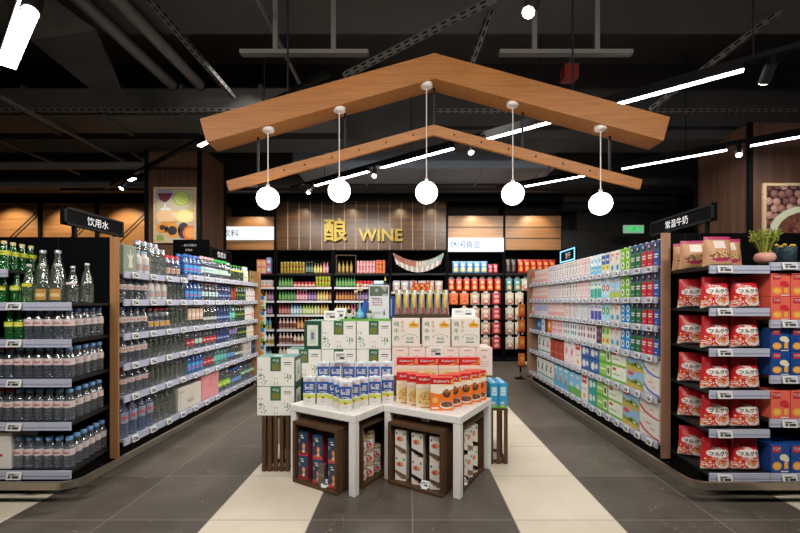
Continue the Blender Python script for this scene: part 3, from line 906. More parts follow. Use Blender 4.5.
def tin(name, r, h, side_m, top_m, label_m=None, lab=(.1, .9), n=10, cat='can', neck=True, stripe=None):
    b = MB()
    ms = [side_m] * 9
    b.lathe([(0, 0), (r * .85, 0), (r, h * .05), (r, h * .93), (r * .85, h), (0, h * .99)], n, [side_m, side_m, side_m, top_m, top_m])
    if label_m: b.lathe([(r * 1.01, h * lab[0]), (r * 1.01, h * lab[1])], n, label_m)
    if stripe: b.lathe([(r * 1.02, h * stripe[0]), (r * 1.02, h * stripe[1])], n, stripe[2])
    return Kind(name, cat, b, [], 2 * r, 2 * r, h)

def minibottle(name, h, r, body, cap, lab, n=7, labz=(.2, .55), cat='bottle'):
    """a bottle so far off that it is one mesh"""
    b = MB()
    b.lathe([(0, 0), (r, 0), (r, h * labz[0]), (r, h * labz[1]), (r, h * .6), (r * .4, h * .8), (r * .4, h * .92), (r * .48, h * .92), (r * .48, h), (0, h)], n,
            [body, body, lab, body, body, body, cap, cap, cap])
    return Kind(name, cat, b, [], 2 * r, 2 * r, h)

# ------------------------------------------------------------------ racks
TAGG = paint('#8b8f93', 0.4); TAGW = paint('#e4e3e0', 0.4)
def tag_mesh(w=0.07, h=0.046):
    b = MB(); b.box(-w / 2, w / 2, -0.004, 0.004, -h / 2, h / 2, TAGW, 0.0015)
    fr = front(w, 0.008)
    b.rect(fr, -w * .4, -h * .36, w * .4, h * .36, paint('#b9bbb8', 0.5), 1)
    b.rect(fr, -w * .35, h * .1, w * .1, h * .24, INK, 2); b.rect(fr, -w * .35, -h * .28, -w * .2, h * .02, INK, 2)
    b.rect(fr, -w * .08, -h * .28, w * .35, h * .0, INK, 2)
    return b.mesh('price_tag')
TAGM = tag_mesh(); TAGE = tag_mesh(.092, .046)
def add_shelf(root, x0, x1, y0, y1, z, face, tags, m=SHELFW, drop=0.045, thick=0.018, skew=(0, 0)):
    """face: 'x+', 'x-' or 'y-' = side with the price strip"""
    l = root.location
    s = MB(); s.box(x0, x1, y0, y1, z - thick, z, m)
    s.V = [(v[0] + (skew[0] if v[0] < (x0 + x1) / 2 else skew[1]) * (v[1] - y0) / (y1 - y0), v[1], v[2]) for v in s.V]
    sh = wpart('shelf', s, root)
    p = MB(); t = 0.012
    if face == 'x+': p.box(x1, x1 + t, y0, y1, z - drop, z + 0.006, STRIP)
    elif face == 'x-': p.box(x0 - t, x0, y0, y1, z - drop, z + 0.006, STRIP)
    else:
        p.box(x0, x1, y0 - t, y0, z - drop, z + 0.006, STRIP)
        p.box(x0, x1, y0 - t - 0.002, y0 - t, z - drop * .62, z - drop * .5, paint('#8f93a3', .4))
    wpart('price_strip', p, sh, root)
    for q in tags:
        zz = z - drop / 2 + 0.003
        if face == 'x+': loc, rz = (x1 + t + 0.011, q, zz), pi / 2
        elif face == 'x-': loc, rz = (x0 - t - 0.011, q, zz), -pi / 2
        else: loc, rz = (q, y0 - t - 0.012, zz), 0.0
        t_ = link('price_tag', TAGE if face == 'y-' else TAGM, sh, (loc[0] - l[0], loc[1] - l[1], loc[2] - l[2]), rz)
        t_.rotation_euler = (-0.25, 0, rz)

LXF, LXB = -2.18, -2.70        # water aisle: shelf front, back board
LY = [3.045, 3.93, 4.85, 5.75]
LZ = [1.50, 1.285, 1.022, 0.79, 0.545, 0.215]
RXF, RXB = 1.9, 2.40
RY = [3.045, 3.86, 4.68, 5.5, 6.28]
RZ = [1.545, 1.305, 1.085, 0.85, 0.535, 0.195]
def aisle_bay(name, label, xf, xb, y0, y1, ztop, zs, face, posts, postm, ntag):
    sg = 1 if face == 'x+' else -1
    o = empty(name, (xb, (y0 + y1) / 2, 0), label, 'shelving')
    k = MB(); xs = sorted((xb, xb - sg * 0.03)); k.box(xs[0], xs[1], y0, y1, 0.02, ztop - 0.02, PANEL); wpart('back_board', k, o)
    k = MB(); xs = sorted((xb, xf - sg * 0.05)); k.box(xs[0], xs[1], y0, y1, 0.03, 0.15, BLACK); wpart('base', k, o)
    for y, w_, x0_, x1_, m in posts:
        k = MB(); xs = sorted((x0_, x1_)); k.box(xs[0], xs[1], y, y + w_, 0.1 if m is not BLACK else 0.0, ztop, m); wpart('end_panel', k, o)
    for i, z in enumerate(zs):
        xs = sorted((xb, xf)); n = ntag
        add_shelf(o, xs[0], xs[1], y0 + 0.004, y1 - 0.004, z, face, [y0 + (j + .5) * (y1 - y0) / n for j in range(n)])
    return o
WN = ['nearest', 'middle', 'farthest']
for i in range(3):
    zs = list(LZ)
    if i > 0: zs[0] = 1.535
    posts = []
    if i == 2: posts = [(5.75, 0.05, LXF + 0.03, LXB, OAKP)]
    aisle_bay('aisle_shelving', 'black shelving bay of the water rack, %s of three' % ['the one beside the wood end post', 'the middle one', 'the one at the far end post'][i], LXF, LXB, LY[i], LY[i + 1], 1.71 if i else 1.757, zs, 'x+', posts, OAKP, 4)
for i in range(4):
    posts = [(6.28, 0.05, RXF - 0.03, RXB, OAKR)] if i == 3 else []
    aisle_bay('aisle_shelving', 'black shelving bay of the milk rack, %s' % ['nearest the wood end post', 'second from the wood end post', 'third from the wood end post', 'at its far end'][i], RXF, RXB, RY[i], RY[i + 1], 1.787, RZ, 'x-', posts, OAKR, 5)

def end_rack(name, label, x0, x1, ztop, zs, posts, tagf, skew=(0, 0)):
    o = empty(name, ((x0 + x1) / 2, 3.0, 0), label, 'shelving')
    k = MB(); k.box(x0, x1, 3.0, 3.03, 0.1, ztop, PANEL)
    for q in range(1, 3): k.box(x0 + (x1 - x0) * q / 3 - .002, x0 + (x1 - x0) * q / 3 + .002, 2.998, 3.0, 0.1, ztop, BLACK2)
    wpart('back_board', k, o)
    k = MB(); k.box(x0 + 0.03, x1 - 0.03, 2.72, 3.02, 0.0, 0.13, BLACK); wpart('base', k, o)
    for nm, (a, c, d, e, g, h, m) in posts:
        k = MB(); k.box(a, c, d, e, g, h, m); wpart(nm, k, o)
    for z, a, c in zs: add_shelf(o, a, c, 2.555, 2.995, z, 'y-', tagf(z, a, c), BLACK2, skew=skew)
    return o
EZL = [1.262, 1.026, 0.773, 0.497, 0.188]
end_rack('end_rack', 'black end rack of bottled water facing the camera beside the wood post', -3.4, -2.24, 1.757,
         [(z, -3.4, -2.155) for z in EZL] + [(1.475, -3.4, -2.56)], [('end_panel', (-2.236, -2.172, 2.99, 3.0, 0.1, 1.757, OAKP))],
         lambda z, a, c: [-2.5] if c > -2.5 else [], (0, -.08))
EZA = [1.497, 1.226, 0.968, 0.70, 0.452, 0.172]
EZB = [1.517, 1.15, 0.796, 0.518, 0.172]
end_rack('end_rack', 'black end rack of red cereal bags facing the camera beside the pale wood post', 1.957, 2.295, 1.787,
         [(z, 1.915, 2.295) for z in EZA], [('end_panel', (1.887, 1.955, 2.99, 3.0, 0.1, 1.787, OAKR))], lambda z, a, c: [2.0], (.042, 0))
end_rack('end_rack', 'black end rack of biscuit boxes next to the red cereal bags', 2.297, 3.3, 1.787, [(z, 2.299, 3.3) for z in EZB], [], lambda z, a, c: [2.41, 2.85])

def bumper(label, pts):
    from mathutils import Vector
    o = empty('bumper_rail', (pts[0][0], pts[0][1], 0.0), label, 'rail')
    # round the corner
    path = [Vector((pts[0][0], pts[0][1], 0))]
    a, b_, c_ = [Vector((p[0], p[1], 0)) for p in pts]
    u, v = (a - b_).normalized(), (c_ - b_).normalized(); R = 0.1
    for i in range(9):
        t = i / 8; ang = t * pi / 2
        path.append(b_ + u * R * (1 - sin(ang)) + v * R * (1 - cos(ang)))
    path.append(c_)
    k = MB(); vs, fs = [], []
    for i, p in enumerate(path):
        t = (path[min(i + 1, len(path) - 1)] - path[max(i - 1, 0)]).normalized(); s = Vector((-t.y, t.x, 0))
        for dx, z in ((-.012, .108), (.012, .108), (.012, .153), (-.012, .153)): vs.append((p.x + s.x * dx, p.y + s.y * dx, z))
    n = len(path)
    for i in range(n - 1):
        for j in range(4): fs.append((i * 4 + j, i * 4 + (j + 1) % 4, i * 4 + 4 + (j + 1) % 4, i * 4 + 4 + j))
    fs += [(0, 1, 2, 3), tuple(4 * n - 4 + j for j in (3, 2, 1, 0))]
    k.add(vs, fs, STEEL); wpart('rail', k, o)
    for p in ([a.lerp(b_, t) for t in (0.3, 0.93)] + [b_.lerp(c_, t) for t in (0.1, 0.4, 0.7, 0.97)]):
        d = Vector((0, 0.05, 0)) if abs(p.y - b_.y) < 0.01 else Vector((0.05 if c_.x > 0 else -0.05, 0, 0))
        k = MB(); q = p + d
        k.tube([(p.x, p.y, .118), (q.x + d.x, q.y + d.y, .118)], .006, 6, BLACK); k.box(q.x + d.x - .012, q.x + d.x + .012, q.y + d.y - .012, q.y + d.y + .012, .08, .124, BLACK); wpart('bracket', k, o)
bumper('steel bumper rail round the base of the water rack', [(-3.4, 2.48), (-2.075, 2.48), (-2.075, 5.8)])
bumper('steel bumper rail round the base of the milk rack', [(3.3, 2.48), (1.76, 2.48), (1.76, 6.33)])

# ------------------------------------------------------------------ water rack, aisle side
W_ = '#e9e9ec'
PK = paint('#d6cbc9', .5); RED = paint('#c0202a', .45); PINKT = paint('#c85864', .5)
CAPB = paint('#6c9fd2', .35); CAPD = paint('#3f5a8c', .35); CAPR = paint('#a8182b', .35); CAPW = paint('#dcdcdc', .35); CAPG = paint('#22b84a', .35); SILV = paint('#a9adb3', .3, .6)
K = {}
K['evb'] = bottle('water_bottle', .205, .031, WATER, CAPB, (.43, .64), PK, text='evian', textm=PINKT, n=14)
K['evd'] = bottle('water_bottle', .205, .031, WATER, CAPD, (.43, .64), PK, text='evian', textm=PINKT, n=14)
K['evr'] = bottle('water_bottle', .209, .033, WATER, CAPR, (.43, .60), PK, text='evian', textm=PINKT, n=14)
K['evL'] = bottle('water_bottle', .30, .042, clear('blue_tinted_plastic', '#8fa8d8', .2, '#c9d6f0'), CAPB, (.38, .66), clear('frosted_label', '#b9c6e2', .6, '#d5deee'), stripe=(.35, .6, PINKT), n=14)
K['char'] = bottle('kids_bottle', .19, .036, paint('#d9d2cb', .5), paint('#7fa3cc', .4), (.15, .42), paint('#9aa6c4', .5), n=12, neck=.55, sh=.7, stripe=(.2, .8, paint('#c9a184', .5)))
K['slim'] = bottle('slim_glass_bottle', .235, .027, GLASS, SILV, n=12, neck=.75, sh=.82, caph=.13, tall=True)
K['slimt'] = bottle('slim_glass_bottle', .30, .03, GLASS, SILV, n=12, neck=.75, sh=.82, caph=.12, tall=True)
K['redcap'] = bottle('water_bottle', .20, .03, WATER, paint('#d8293a', .35), (.18, .42), paint('#cfb39a', .5), n=12, stripe=(.3, .6, paint('#b98a6a', .5)))
K['redcapl'] = bottle('water_bottle', .195, .03, WATER, CAPR, (.18, .42), paint('#c9c3d0', .5), n=12, stripe=(.1, .9, paint('#d7a03a', .5)))
K['blue'] = bottle('blue_water_bottle', .21, .03, BLUEG, paint('#2d63b8', .35), (.18, .5), paint('#4aa3e0', .4), n=12, sh=.66, stripe=(.2, .5, paint('#b05a9a', .4)))
K['pinkcap'] = bottle('water_bottle', .225, .03, WATER, paint('#d9a4a8', .35), (.25, .5), paint('#cfe0e0', .4), n=12, stripe=(.4, .6, paint('#6fb6b4', .4)))
K['greencap'] = bottle('water_bottle', .22, .031, WATER, CAPG, (.25, .48), paint('#bcd6c2', .4), n=12)
K['plain'] = bottle('water_bottle', .21, .03, GLASS, CAPW, (.25, .4), paint('#c4c8c6', .4), n=12)
K['navy'] = bottle('navy_water_bottle', .22, .031, NAVYG, paint('#1e3a73', .35), (.2, .45), paint('#25447f', .4), n=12, stripe=(.3, .6, paint('#a9bcd8', .4)))
K['greeny'] = bottle('green_glass_bottle', .20, .03, clear('dark_green_glass', '#0c4a22', .55, '#2f8a4a'), paint('#2c8a3a', .35), (.6, .7), paint('#d2c94a', .4), n=12, neck=.42)
K['greend'] = bottle('green_glass_bottle', .22, .029, clear('dark_green_glass', '#0c4a22', .55, '#2f8a4a'), paint('#c9b84a', .35), (.3, .5), paint('#1d5a2c', .4), n=12, stripe=(.4, .6, paint('#d2c94a', .4)))
K['white'] = bottle('milky_drink_bottle', .215, .03, paint('#dcd8d2', .4), paint('#e8e6e2', .4), (.2, .55), paint('#e6dfdc', .4), n=12, stripe=(.3, .55, paint('#c97f88', .4)))
K['whitey'] = bottle('milky_drink_bottle', .205, .03, paint('#d8d5cc', .4), paint('#dfe2de', .4), (.2, .5), paint('#e3e0d8', .4), n=12, stripe=(.25, .5, paint('#d9b23a', .4)))
K['whitep'] = bottle('milky_drink_bottle', .205, .03, paint('#dccdd0', .4), paint('#e6d6d8', .4), (.2, .5), paint('#d99aa6', .4), n=12)
K['peach'] = bottle('peach_label_bottle', .225, .029, GLASS, paint('#d8c9b8', .35), (.3, .8), paint('#d6b59f', .4), n=12, tall=True, stripe=(.3, .6, paint('#e3d3c6', .4)))
K['redlab'] = bottle('red_label_bottle', .225, .03, WATER, CAPR, (.2, .48), RED, n=12, stripe=(.4, .6, paint('#e6d5d0', .4)))
K['teal'] = bottle('teal_water_bottle', .225, .03, TEALG, paint('#3a9a90', .35), (.25, .5), paint('#6fc0b4', .4), n=12)
K['tallred'] = bottle('red_tea_bottle', .25, .029, paint('#8a3526', .3), paint('#2c4a56', .35), (.2, .6), paint('#b5533a', .4), n=12, tall=True)
K['purple'] = bottle('purple_label_bottle', .225, .029, WATER, paint('#6a5a9a', .35), (.4, .7), paint('#8f7fb4', .4), n=12)
K['bluecap'] = bottle('water_bottle', .22, .03, WATER, paint('#2c5fb0', .35), (.25, .45), paint('#6d9ad0', .4), n=12)
K['yellow'] = bottle('yellow_drink_bottle', .205, .029, paint('#c9a534', .35), paint('#b9952c', .35), (.2, .6), paint('#d8bc55', .4), n=12)
K['bigg'] = bottle('large_water_bottle', .29, .045, WATER, CAPG, (.2, .45), paint('#8fc63d', .4), n=12, stripe=(.3, .6, paint('#d9e07a', .4)))
K['jug'] = bottle('water_jug', .29, .075, WATER, paint('#3f7a4a', .35), (.3, .5), paint('#4f7f5a', .4), n=14, neck=.3, stripe=(.3, .6, paint('#cfe0c9', .4)))
K['wine'] = bottle('tall_glass_bottle', .30, .037, GLASS, SILV, n=12, neck=.36, sh=.5, caph=.05, tall=True)
K['packred'] = carton('drink_carton', .07, .05, .19, paint('#c8352c', .4), lambda b, f, w, h: (b.rect(f, -w / 2, h * .55, w / 2, h * .95, paint('#e8d27a')), b.ell(f, 0, h * .35, w * .3, w * .3, paint('#e9b9a0'))), paint('#e0dcd8'))
K['packtan'] = carton('drink_carton', .05, .05, .2, paint('#d4cfc6', .4), lambda b, f, w, h: (b.ell(f, 0, h * .5, w * .35, w * .35, paint('#cf9aa4')), b.rect(f, -w / 2, 0, w / 2, h * .2, paint('#b7b2b8'))))
K['navybox'] = carton('drink_carton', .06, .05, .2, paint('#1f3a58', .4), lambda b, f, w, h: b.rect(f, -w * .3, h * .4, w * .3, h * .6, paint('#6f9ab5')))
DR = carton('round_print_box', .085, .07, .085, paint('#26241f', .4), lambda b, f, w, h: (b.ell(f, 0, h * .5, w * .45, h * .45, paint('#d9bf5a'), 1), b.ell(f, 0, h * .5, w * .3, h * .3, paint('#3a3124'), 2), b.ell(f, w * .05, h * .52, w * .15, h * .15, paint('#c9b98a'), 3)), cat='box')
K['drum'] = DR
def voss(b, f, w, h):
    b.text(f, 'VOSS', 0, h * .33, h * .16, paint('#5a5a5a'), 2)
    b.rect(f, -w * .42, h * .1, -w * .41, h * .9, paint('#8a8a8a')); b.rect(f, -w * .45, h * .78, -w * .25, h * .82, paint('#8a8a8a'))
K['voss'] = carton('bottle_carton', .42, .2, .225, paint('#cfc8bc', .6), voss, cat='box')
K['pinkbox'] = carton('bottle_carton', .38, .22, .27, paint('#d78f92', .6), lambda b, f, w, h: (b.text(f, 'evian', 0, h * .55, h * .16, paint('#c66a72'), 2), b.ell(f, 0, h * .75, w * .06, w * .04, paint('#c66a72'))), cat='box')
K['plaque'] = carton('gift_box', .15, .1, .215, paint('#8b9a86', .5), lambda b, f, w, h: (b.poly(f, [(-.02, .04), (-.01, .1), (-.04, .15), (-.005, .13), (.0, .19), (.015, .13), (.045, .16), (.02, .1), (.03, .04)], paint('#d5d8c9')),), cat='box')

def aisle_run(shelf_name, where, z, runs, sign, xf, y0, ylim=99, clear=9):
    """runs: (kind, count, description[, stack, gap, skip]) from the near post towards the far end"""
    y = y0
    for run in runs:
        if not isinstance(run, tuple): y += run; continue
        k, n, desc = run[:3]; opt = run[3] if len(run) > 3 else {}
        kind = K[k]; sc = min(1.0, (clear - .006) / (kind.h * opt.get('stack', 1) + .002)); gap = opt.get('gap', 0.018 if sign > 0 and kind.w < .2 else 0.011); rows = opt.get('rows', 1); stack = opt.get('stack', 1)
        for i in range(n):
            if y + kind.w + gap > ylim: return y
            y += kind.w / 2 + gap / 2
            for r in range(rows):
                x = xf - sign * (0.015 + kind.d / 2 + opt.get('in', 0) + r * (kind.d + 0.008))
                for s in range(stack):
                    pre = ''
                    if rows > 1: pre = ('front-row ', 'back-row ', 'rearmost ')[r]
                    if stack > 1: pre += ('lower ', 'upper ')[s]
                    kind.put((x, y + opt.get('sh', 0) * r, z + 0.001 + s * (kind.h * sc + 0.001)), sign * pi / 2,
                             olabel(i, n, pre + desc, 'from near post', where), desc + ' on the ' + shelf_name, sc)
            y += kind.w / 2 + gap / 2
    return y
SN = ['top', 'second', 'third', 'fourth', 'fifth', 'bottom']
def wrun(i, runs, y0=LY[0] + 0.02, z=None):
    return aisle_run(SN[i] + ' water rack shelf', 'on ' + SN[i] + ' water rack shelf', LZ[i] if z is None else z, runs, 1, LXF, y0, LY[3] - .01, 9 if i == 0 else ([1.5] + LZ[1:])[i - 1] - .018 - LZ[i])
wrun(0, [('plaque', 1, 'grey-green gift box with white plant drawing'), ('char', 2, 'white kids bottle', {'rows': 2}), ('slim', 3, 'slim silver-capped bottle'), ('redcap', 3, 'red-capped bottle', {'rows': 2})])
wrun(0, [('slimt', 4, 'tall silver-capped bottle standing behind', {'in': 0.12})], LY[0] + 0.37)
wrun(0, [('blue', 4, 'bright blue bottle', {'rows': 2}), ('pinkcap', 4, 'pink-capped bottle', {'rows': 2}), ('greencap', 4, 'green-capped bottle', {'rows': 2})], LY[1] + 0.0, 1.535)
wrun(0, [('plain', 1, 'plain clear bottle'), ('greeny', 5, 'dark green bottle'), ('whitey', 2, 'pale yellow-banded bottle'), ('drum', 3, 'black golden-ring box', {'stack': 2, 'gap': .004})], LY[2] + 0.02, 1.535)
wrun(1, [('evd', 4, 'blue-capped bottle'), ('char', 3, 'white kids bottle'), ('slim', 4, 'slim silver-capped bottle'), ('blue', 4, 'bright blue bottle'), ('pinkcap', 5, 'pale-labelled clear bottle'), ('navy', 4, 'navy blue bottle'), ('tallred', 2, 'tall red tea bottle'), ('greend', 4, 'dark green bottle'), ('white', 4, 'milky pink-banded bottle'), ('yellow', 2, 'yellow bottle')])
wrun(2, [('evd', 4, 'blue-capped bottle'), ('redcapl', 4, 'dark red-capped bottle'), ('slim', 4, 'slim silver-capped bottle'), ('peach', 4, 'peach-labelled bottle'), ('plain', 4, 'plain clear bottle'), ('navy', 4, 'navy blue bottle'), ('teal', 2, 'pale teal bottle'), ('greend', 4, 'dark green bottle'), ('white', 3, 'milky pink-banded bottle'), ('whitep', 3, 'milky pink bottle')])
wrun(3, [('evd', 4, 'blue-capped bottle'), ('slim', 8, 'slim silver-capped bottle'), ('redlab', 2, 'red-labelled bottle'), ('greencap', 2, 'green-capped bottle'), ('redlab', 4, 'red-labelled bottle past the green caps'), ('navy', 4, 'navy blue bottle'), ('purple', 3, 'purple-labelled bottle'), ('greend', 4, 'dark green bottle'), ('whitey', 4, 'pale yellow-banded bottle')])
wrun(4, [('evr', 4, 'red-capped bottle'), ('slim', 8, 'slim silver-capped bottle'), ('blue', 4, 'bright blue bottle'), ('redlab', 3, 'red-labelled bottle'), ('teal', 4, 'pale teal bottle'), ('bluecap', 3, 'blue-capped bottle'), ('plain', 3, 'plain clear bottle'), ('packtan', 4, 'pink-dotted white carton'), ('navybox', 2, 'dark navy carton')])
wrun(5, [('evL', 4, 'large bluish bottle'), ('wine', 4, 'tall clear glass bottle', {'rows': 2, 'gap': .008}), ('voss', 1, 'white bottle carton with grey lettering'), ('pinkbox', 1, 'pink bottle carton'), ('bigg', 3, 'large lime-labelled bottle'), ('bluecap', 4, 'blue-capped bottle'), ('jug', 3, 'big clear water jug', {'gap': .004}), 0.02, ('packred', 3, 'red and yellow carton', {'gap': .004})])

# ------------------------------------------------------------------ end rack of bottled water
K['pg'] = bottle('green_glass_bottle', .195, .031, GREENG, paint('#bfae7a', .35), (.52, .66), paint('#c9cf3a', .4), n=14, neck=.42, sh=.5, text='perrier', textm=paint('#1d5a2c'))
K['pgy'] = bottle('green_glass_bottle', .185, .03, GREENG, paint('#2f7a3a', .35), (.45, .62), paint('#c9cf3a', .4), n=14, neck=.42, sh=.5, stripe=(.2, .45, paint('#e4e08a')))
K['tea'] = bottle('amber_drink_bottle', .255, .037, GLASS, paint('#b9b6ae', .35), (.08, .36), paint('#b98a45', .4), n=14, neck=.36, sh=.42, caph=.05, tall=True, stripe=(.3, .6, paint('#d9c08a')))
K['lime'] = bottle('lime_drink_bottle', .255, .034, clear('pale_green_glass', '#7fae7a', .2, '#cfe6c9'), paint('#b9b6ae', .35), (.42, .5), paint('#d2c43a', .4), n=14, neck=.36, sh=.42, caph=.05, tall=True)
K['carafe'] = bottle('clear_glass_bottle', .27, .037, GLASS, SILV, n=14, neck=.34, sh=.42, caph=.05, tall=True)
K['carafes'] = bottle('clear_glass_bottle', .245, .035, GLASS, SILV, (.5, .56), PK, n=14, neck=.34, sh=.42, caph=.05, tall=True)
def wcarton(b, f, w, h):
    b.rect(f, -w * .3, h * .35, w * .3, h * .42, RED); b.ell(f, -.0, h * .25, w * .15, h * .06, RED); b.rect(f, -w * .1, h * .6, w * .1, h * .7, INK)
K['wcarton'] = carton('bottle_carton', .26, .2, .24, paint('#d6d2cc', .6), wcarton, cat='box')
def erow(z, items, where):
    """items: (kind, n, desc, pitch) from the wood post side towards the left"""
    x = -2.185
    for it in items:
        k, n, desc = it[:3]; kind = K[k]; pitch = it[3] if len(it) > 3 else kind.w + .002
        for i in range(n):
            x -= pitch / 2
            kind.put((x, 2.58 + kind.d / 2, z + .001), 0, olabel(i, n, desc, 'from wood post', where), desc + ' ' + where)
            x -= pitch / 2
def ecol(z, k, n, desc, where, x=-2.185, pitch=None, y0=2.58):
    kind = K[k]; pitch = pitch or kind.d + .014
    for j in range(1, n + 1):
        kind.put((x - kind.w / 2 - .012 * j, y0 + kind.d / 2 + j * pitch, z + .001), 0, '%s %s behind the corner one %s' % (ORD[j - 1], desc, where), desc + ' ' + where)
EN = ['on water end rack top shelf', 'on water end rack second shelf', 'on water end rack third shelf', 'on water end rack fourth shelf', 'on water end rack bottom shelf']
erow(EZL[1], [('evd', 5, 'dark-capped clear bottle', .064), ('pgy', 2, 'yellow-labelled green bottle', .063)], EN[1]); ecol(EZL[1], 'evd', 4, 'dark-capped bottle', EN[1])
for i in (2, 3):
    erow(EZL[i], [('evb', 6, 'blue-capped clear bottle', .064), ('evr', 2, 'red-capped larger bottle', .068)], EN[i]); ecol(EZL[i], 'evb', 4, 'blue-capped bottle', EN[i])
erow(EZL[4], [('evb', 6, 'blue-capped clear bottle', .064), ('wcarton', 1, 'white carton with red print')], EN[4]); ecol(EZL[4], 'evb', 5, 'blue-capped bottle', EN[4], pitch=.07)
for k, px, y, z, lab in (
    ('carafe', 87, 2.72, 1.262, 'clear glass bottle nearest the wood post on the water end rack top shelf'),
    ('carafes', 73, 2.66, 1.262, 'clear glass bottle with small pink label on the water end rack top shelf'),
    ('tea', 57.5, 2.62, 1.262, 'amber-labelled glass bottle beside the small pink-label bottle, end rack top shelf'),
    ('tea', 43, 2.62, 1.262, 'amber-labelled glass bottle beside the lime one, end rack top shelf'),
    ('lime', 29, 2.62, 1.262, 'pale green glass bottle with yellow band on water end rack top shelf'),
    ('carafe', 58, 2.79, 1.262, 'tall clear glass bottle standing behind the amber bottle near the pink-label one'),
    ('carafe', 43, 2.79, 1.262, 'tall clear glass bottle standing behind the amber bottle near the lime one')):
    x = (px - 409) * y / FPX
    K[k].put((x, y, z + .001), 0, lab, 'glass bottles on the water end rack', 1.36 if lab.startswith('tall') else 1.0)
for i in range(2): K['pgy'].put(((19.5 - 13 * i - 409) * 2.66 / FPX, 2.64, 1.263), 0, ['green glass bottle beside the lime bottle on water end rack top shelf', 'green glass bottle at the frame edge on water end rack top shelf'][i], 'green bottles on the end rack')
for i, (px, y) in enumerate(((4, 2.62), (-9, 2.62), (13, 2.70), (22, 2.78), (31, 2.86))):
    K['pg'].put((min(-2.6, (px - 409) * y / FPX), y, 1.476), 0, 'green glass bottle with pale cap on the raised small shelf, ' + ['front corner', 'cut by the frame edge', 'second back from the corner', 'third back from the corner', 'rearmost by the board'][i], 'green bottles on the raised shelf')
# ------------------------------------------------------------------ milk rack, aisle side
def cow(body, pic, txtm, band=None):
    B, Pm = paint(body, .4), paint(pic, .4)
    def f(b, fr, w, h):
        b.rect(fr, -w / 2, h * .66, w / 2, h, Pm, 1)
        b.ell(fr, w * .05, h * .8, w * .4, h * .13, INK, 2); b.ell(fr, -w * .15, h * .84, w * .12, h * .06, paint('#d9d6d0'), 3); b.rect(fr, -w / 2, h * .63, w / 2, h * .67, paint('#5a7a4a'), 2)
        b.rect(fr, -w * .38, h * .44, w * .38, h * .5, txtm, 2); b.rect(fr, -w * .38, h * .34, w * .3, h * .4, txtm, 2)
        b.rect(fr, -w * .3, h * .12, w * .1, h * .15, txtm, 2)
    return B, f
WT = paint('#dad7d2', .4)
def mk(name, base, draw, w=.07, d=.065, h=.2, cap=None, **kw):
    K[name] = carton('milk_carton', w, d, h, base, draw, cap, **kw)
for nm, a, p in (('mblue', '#1f4f9f', '#2a4f86'), ('mred', '#c4283c', '#3a5f96'), ('mdkg', '#1b6a45', '#2f5f96')):
    B, f = cow(a, p, WT); mk(nm, B, f, cap=WT)
def lg(b, f, w, h):
    for y in (.68, .25): b.ell(f, 0, h * y, w * .36, h * .16, paint('#e6e9da'), 1); b.ell(f, 0, h * y, w * .2, h * .09, paint('#5a8a3a'), 2)
mk('mlg', paint('#7db83a', .4), lg, cap=WT)
def lb(b, f, w, h):
    for y in (.68, .25): b.ell(f, 0, h * y, w * .36, h * .16, paint('#dfe9f2'), 1); b.ell(f, 0, h * y, w * .2, h * .09, paint('#3a4a6a'), 2)
mk('mlb', paint('#2a8fd0', .4), lb, cap=WT)
def wc(b, f, w, h):
    b.ell(f, 0, h * .82, w * .4, h * .06, paint('#d98a78'), 1); b.poly(f, [(-w * .4, h * .7), (-w * .1, h * .76), (w * .0, h * .6), (-w * .2, h * .5)], paint('#c9a08a'), 2)
    b.ell(f, w * .0, h * .22, w * .3, h * .14, paint('#3a9ac0'), 1)
mk('mwc', WT, wc, w=.085, cap=None)
def yb(b, f, w, h):
    b.rect(f, -w / 2, h * .3, w / 2, h * .55, paint('#9fc8e6')); b.rect(f, -w / 2, 0, w / 2, h * .3, paint('#b8c24a')); b.ell(f, 0, h * .8, w * .35, h * .05, paint('#d98a78'), 1); b.rect(f, -w * .3, h * .4, w * .3, h * .46, paint('#e9e6a0'), 2)
mk('myb', paint('#a8d0e8', .4), yb, w=.085)
def by(b, f, w, h):
    b.rect(f, -w / 2, h * .45, w / 2, h * .9, paint('#3a5fa8')); b.rect(f, -w * .35, h * .62, w * .35, h * .72, WT, 2); b.rect(f, -w / 2, h * .18, w / 2, h * .42, paint('#d8cf5a')); b.ell(f, 0, h * .3, w * .14, h * .05, RED, 2)
mk('mby', WT, by)
def rb(b, f, w, h):
    b.ell(f, 0, h * .5, w * .42, h * .17, paint('#c4283c')); b.ell(f, 0, h * .5, w * .2, h * .09, WT, 2); b.rect(f, -w / 2, 0, w / 2, h * .15, paint('#9ad0e6'))
mk('mrb', paint('#bfe0ee', .4), rb)
def gb(b, f, w, h):
    b.ell(f, 0, h * .5, w * .42, h * .2, paint('#3a9a5a')); b.ell(f, 0, h * .5, w * .2, h * .1, paint('#e6e0a0'), 2)
mk('mgb', paint('#a9dbe6', .4), gb)
def ga(b, f, w, h):
    b.ell(f, 0, h * .66, w * .4, h * .14, paint('#5aa84a')); b.rect(f, -w / 2, h * .1, w / 2, h * .35, paint('#d9c06a')); b.ell(f, 0, h * .22, w * .2, h * .06, RED, 2)
mk('mga', paint('#cfe3a8', .4), ga)
def sb(b, f, w, h):
    b.rect(f, -w / 2, 0, w / 2, h * .45, paint('#5ab8e0')); b.ell(f, 0, h * .7, w * .3, h * .1, paint('#6fc0e0')); b.rect(f, -w * .3, h * .2, w * .3, h * .28, WT, 2)
mk('msb', paint('#dfeaf0', .4), sb, cap=paint('#5ab8e0'))
def teald(b, f, w, h):
    b.rect(f, -w / 2, 0, w / 2, h * .5, paint('#2fa89a')); b.rect(f, -w * .3, h * .65, w * .3, h * .75, paint('#5ab8c0'), 2)
mk('mteal', paint('#dcebe8', .4), teald, cap=WT)
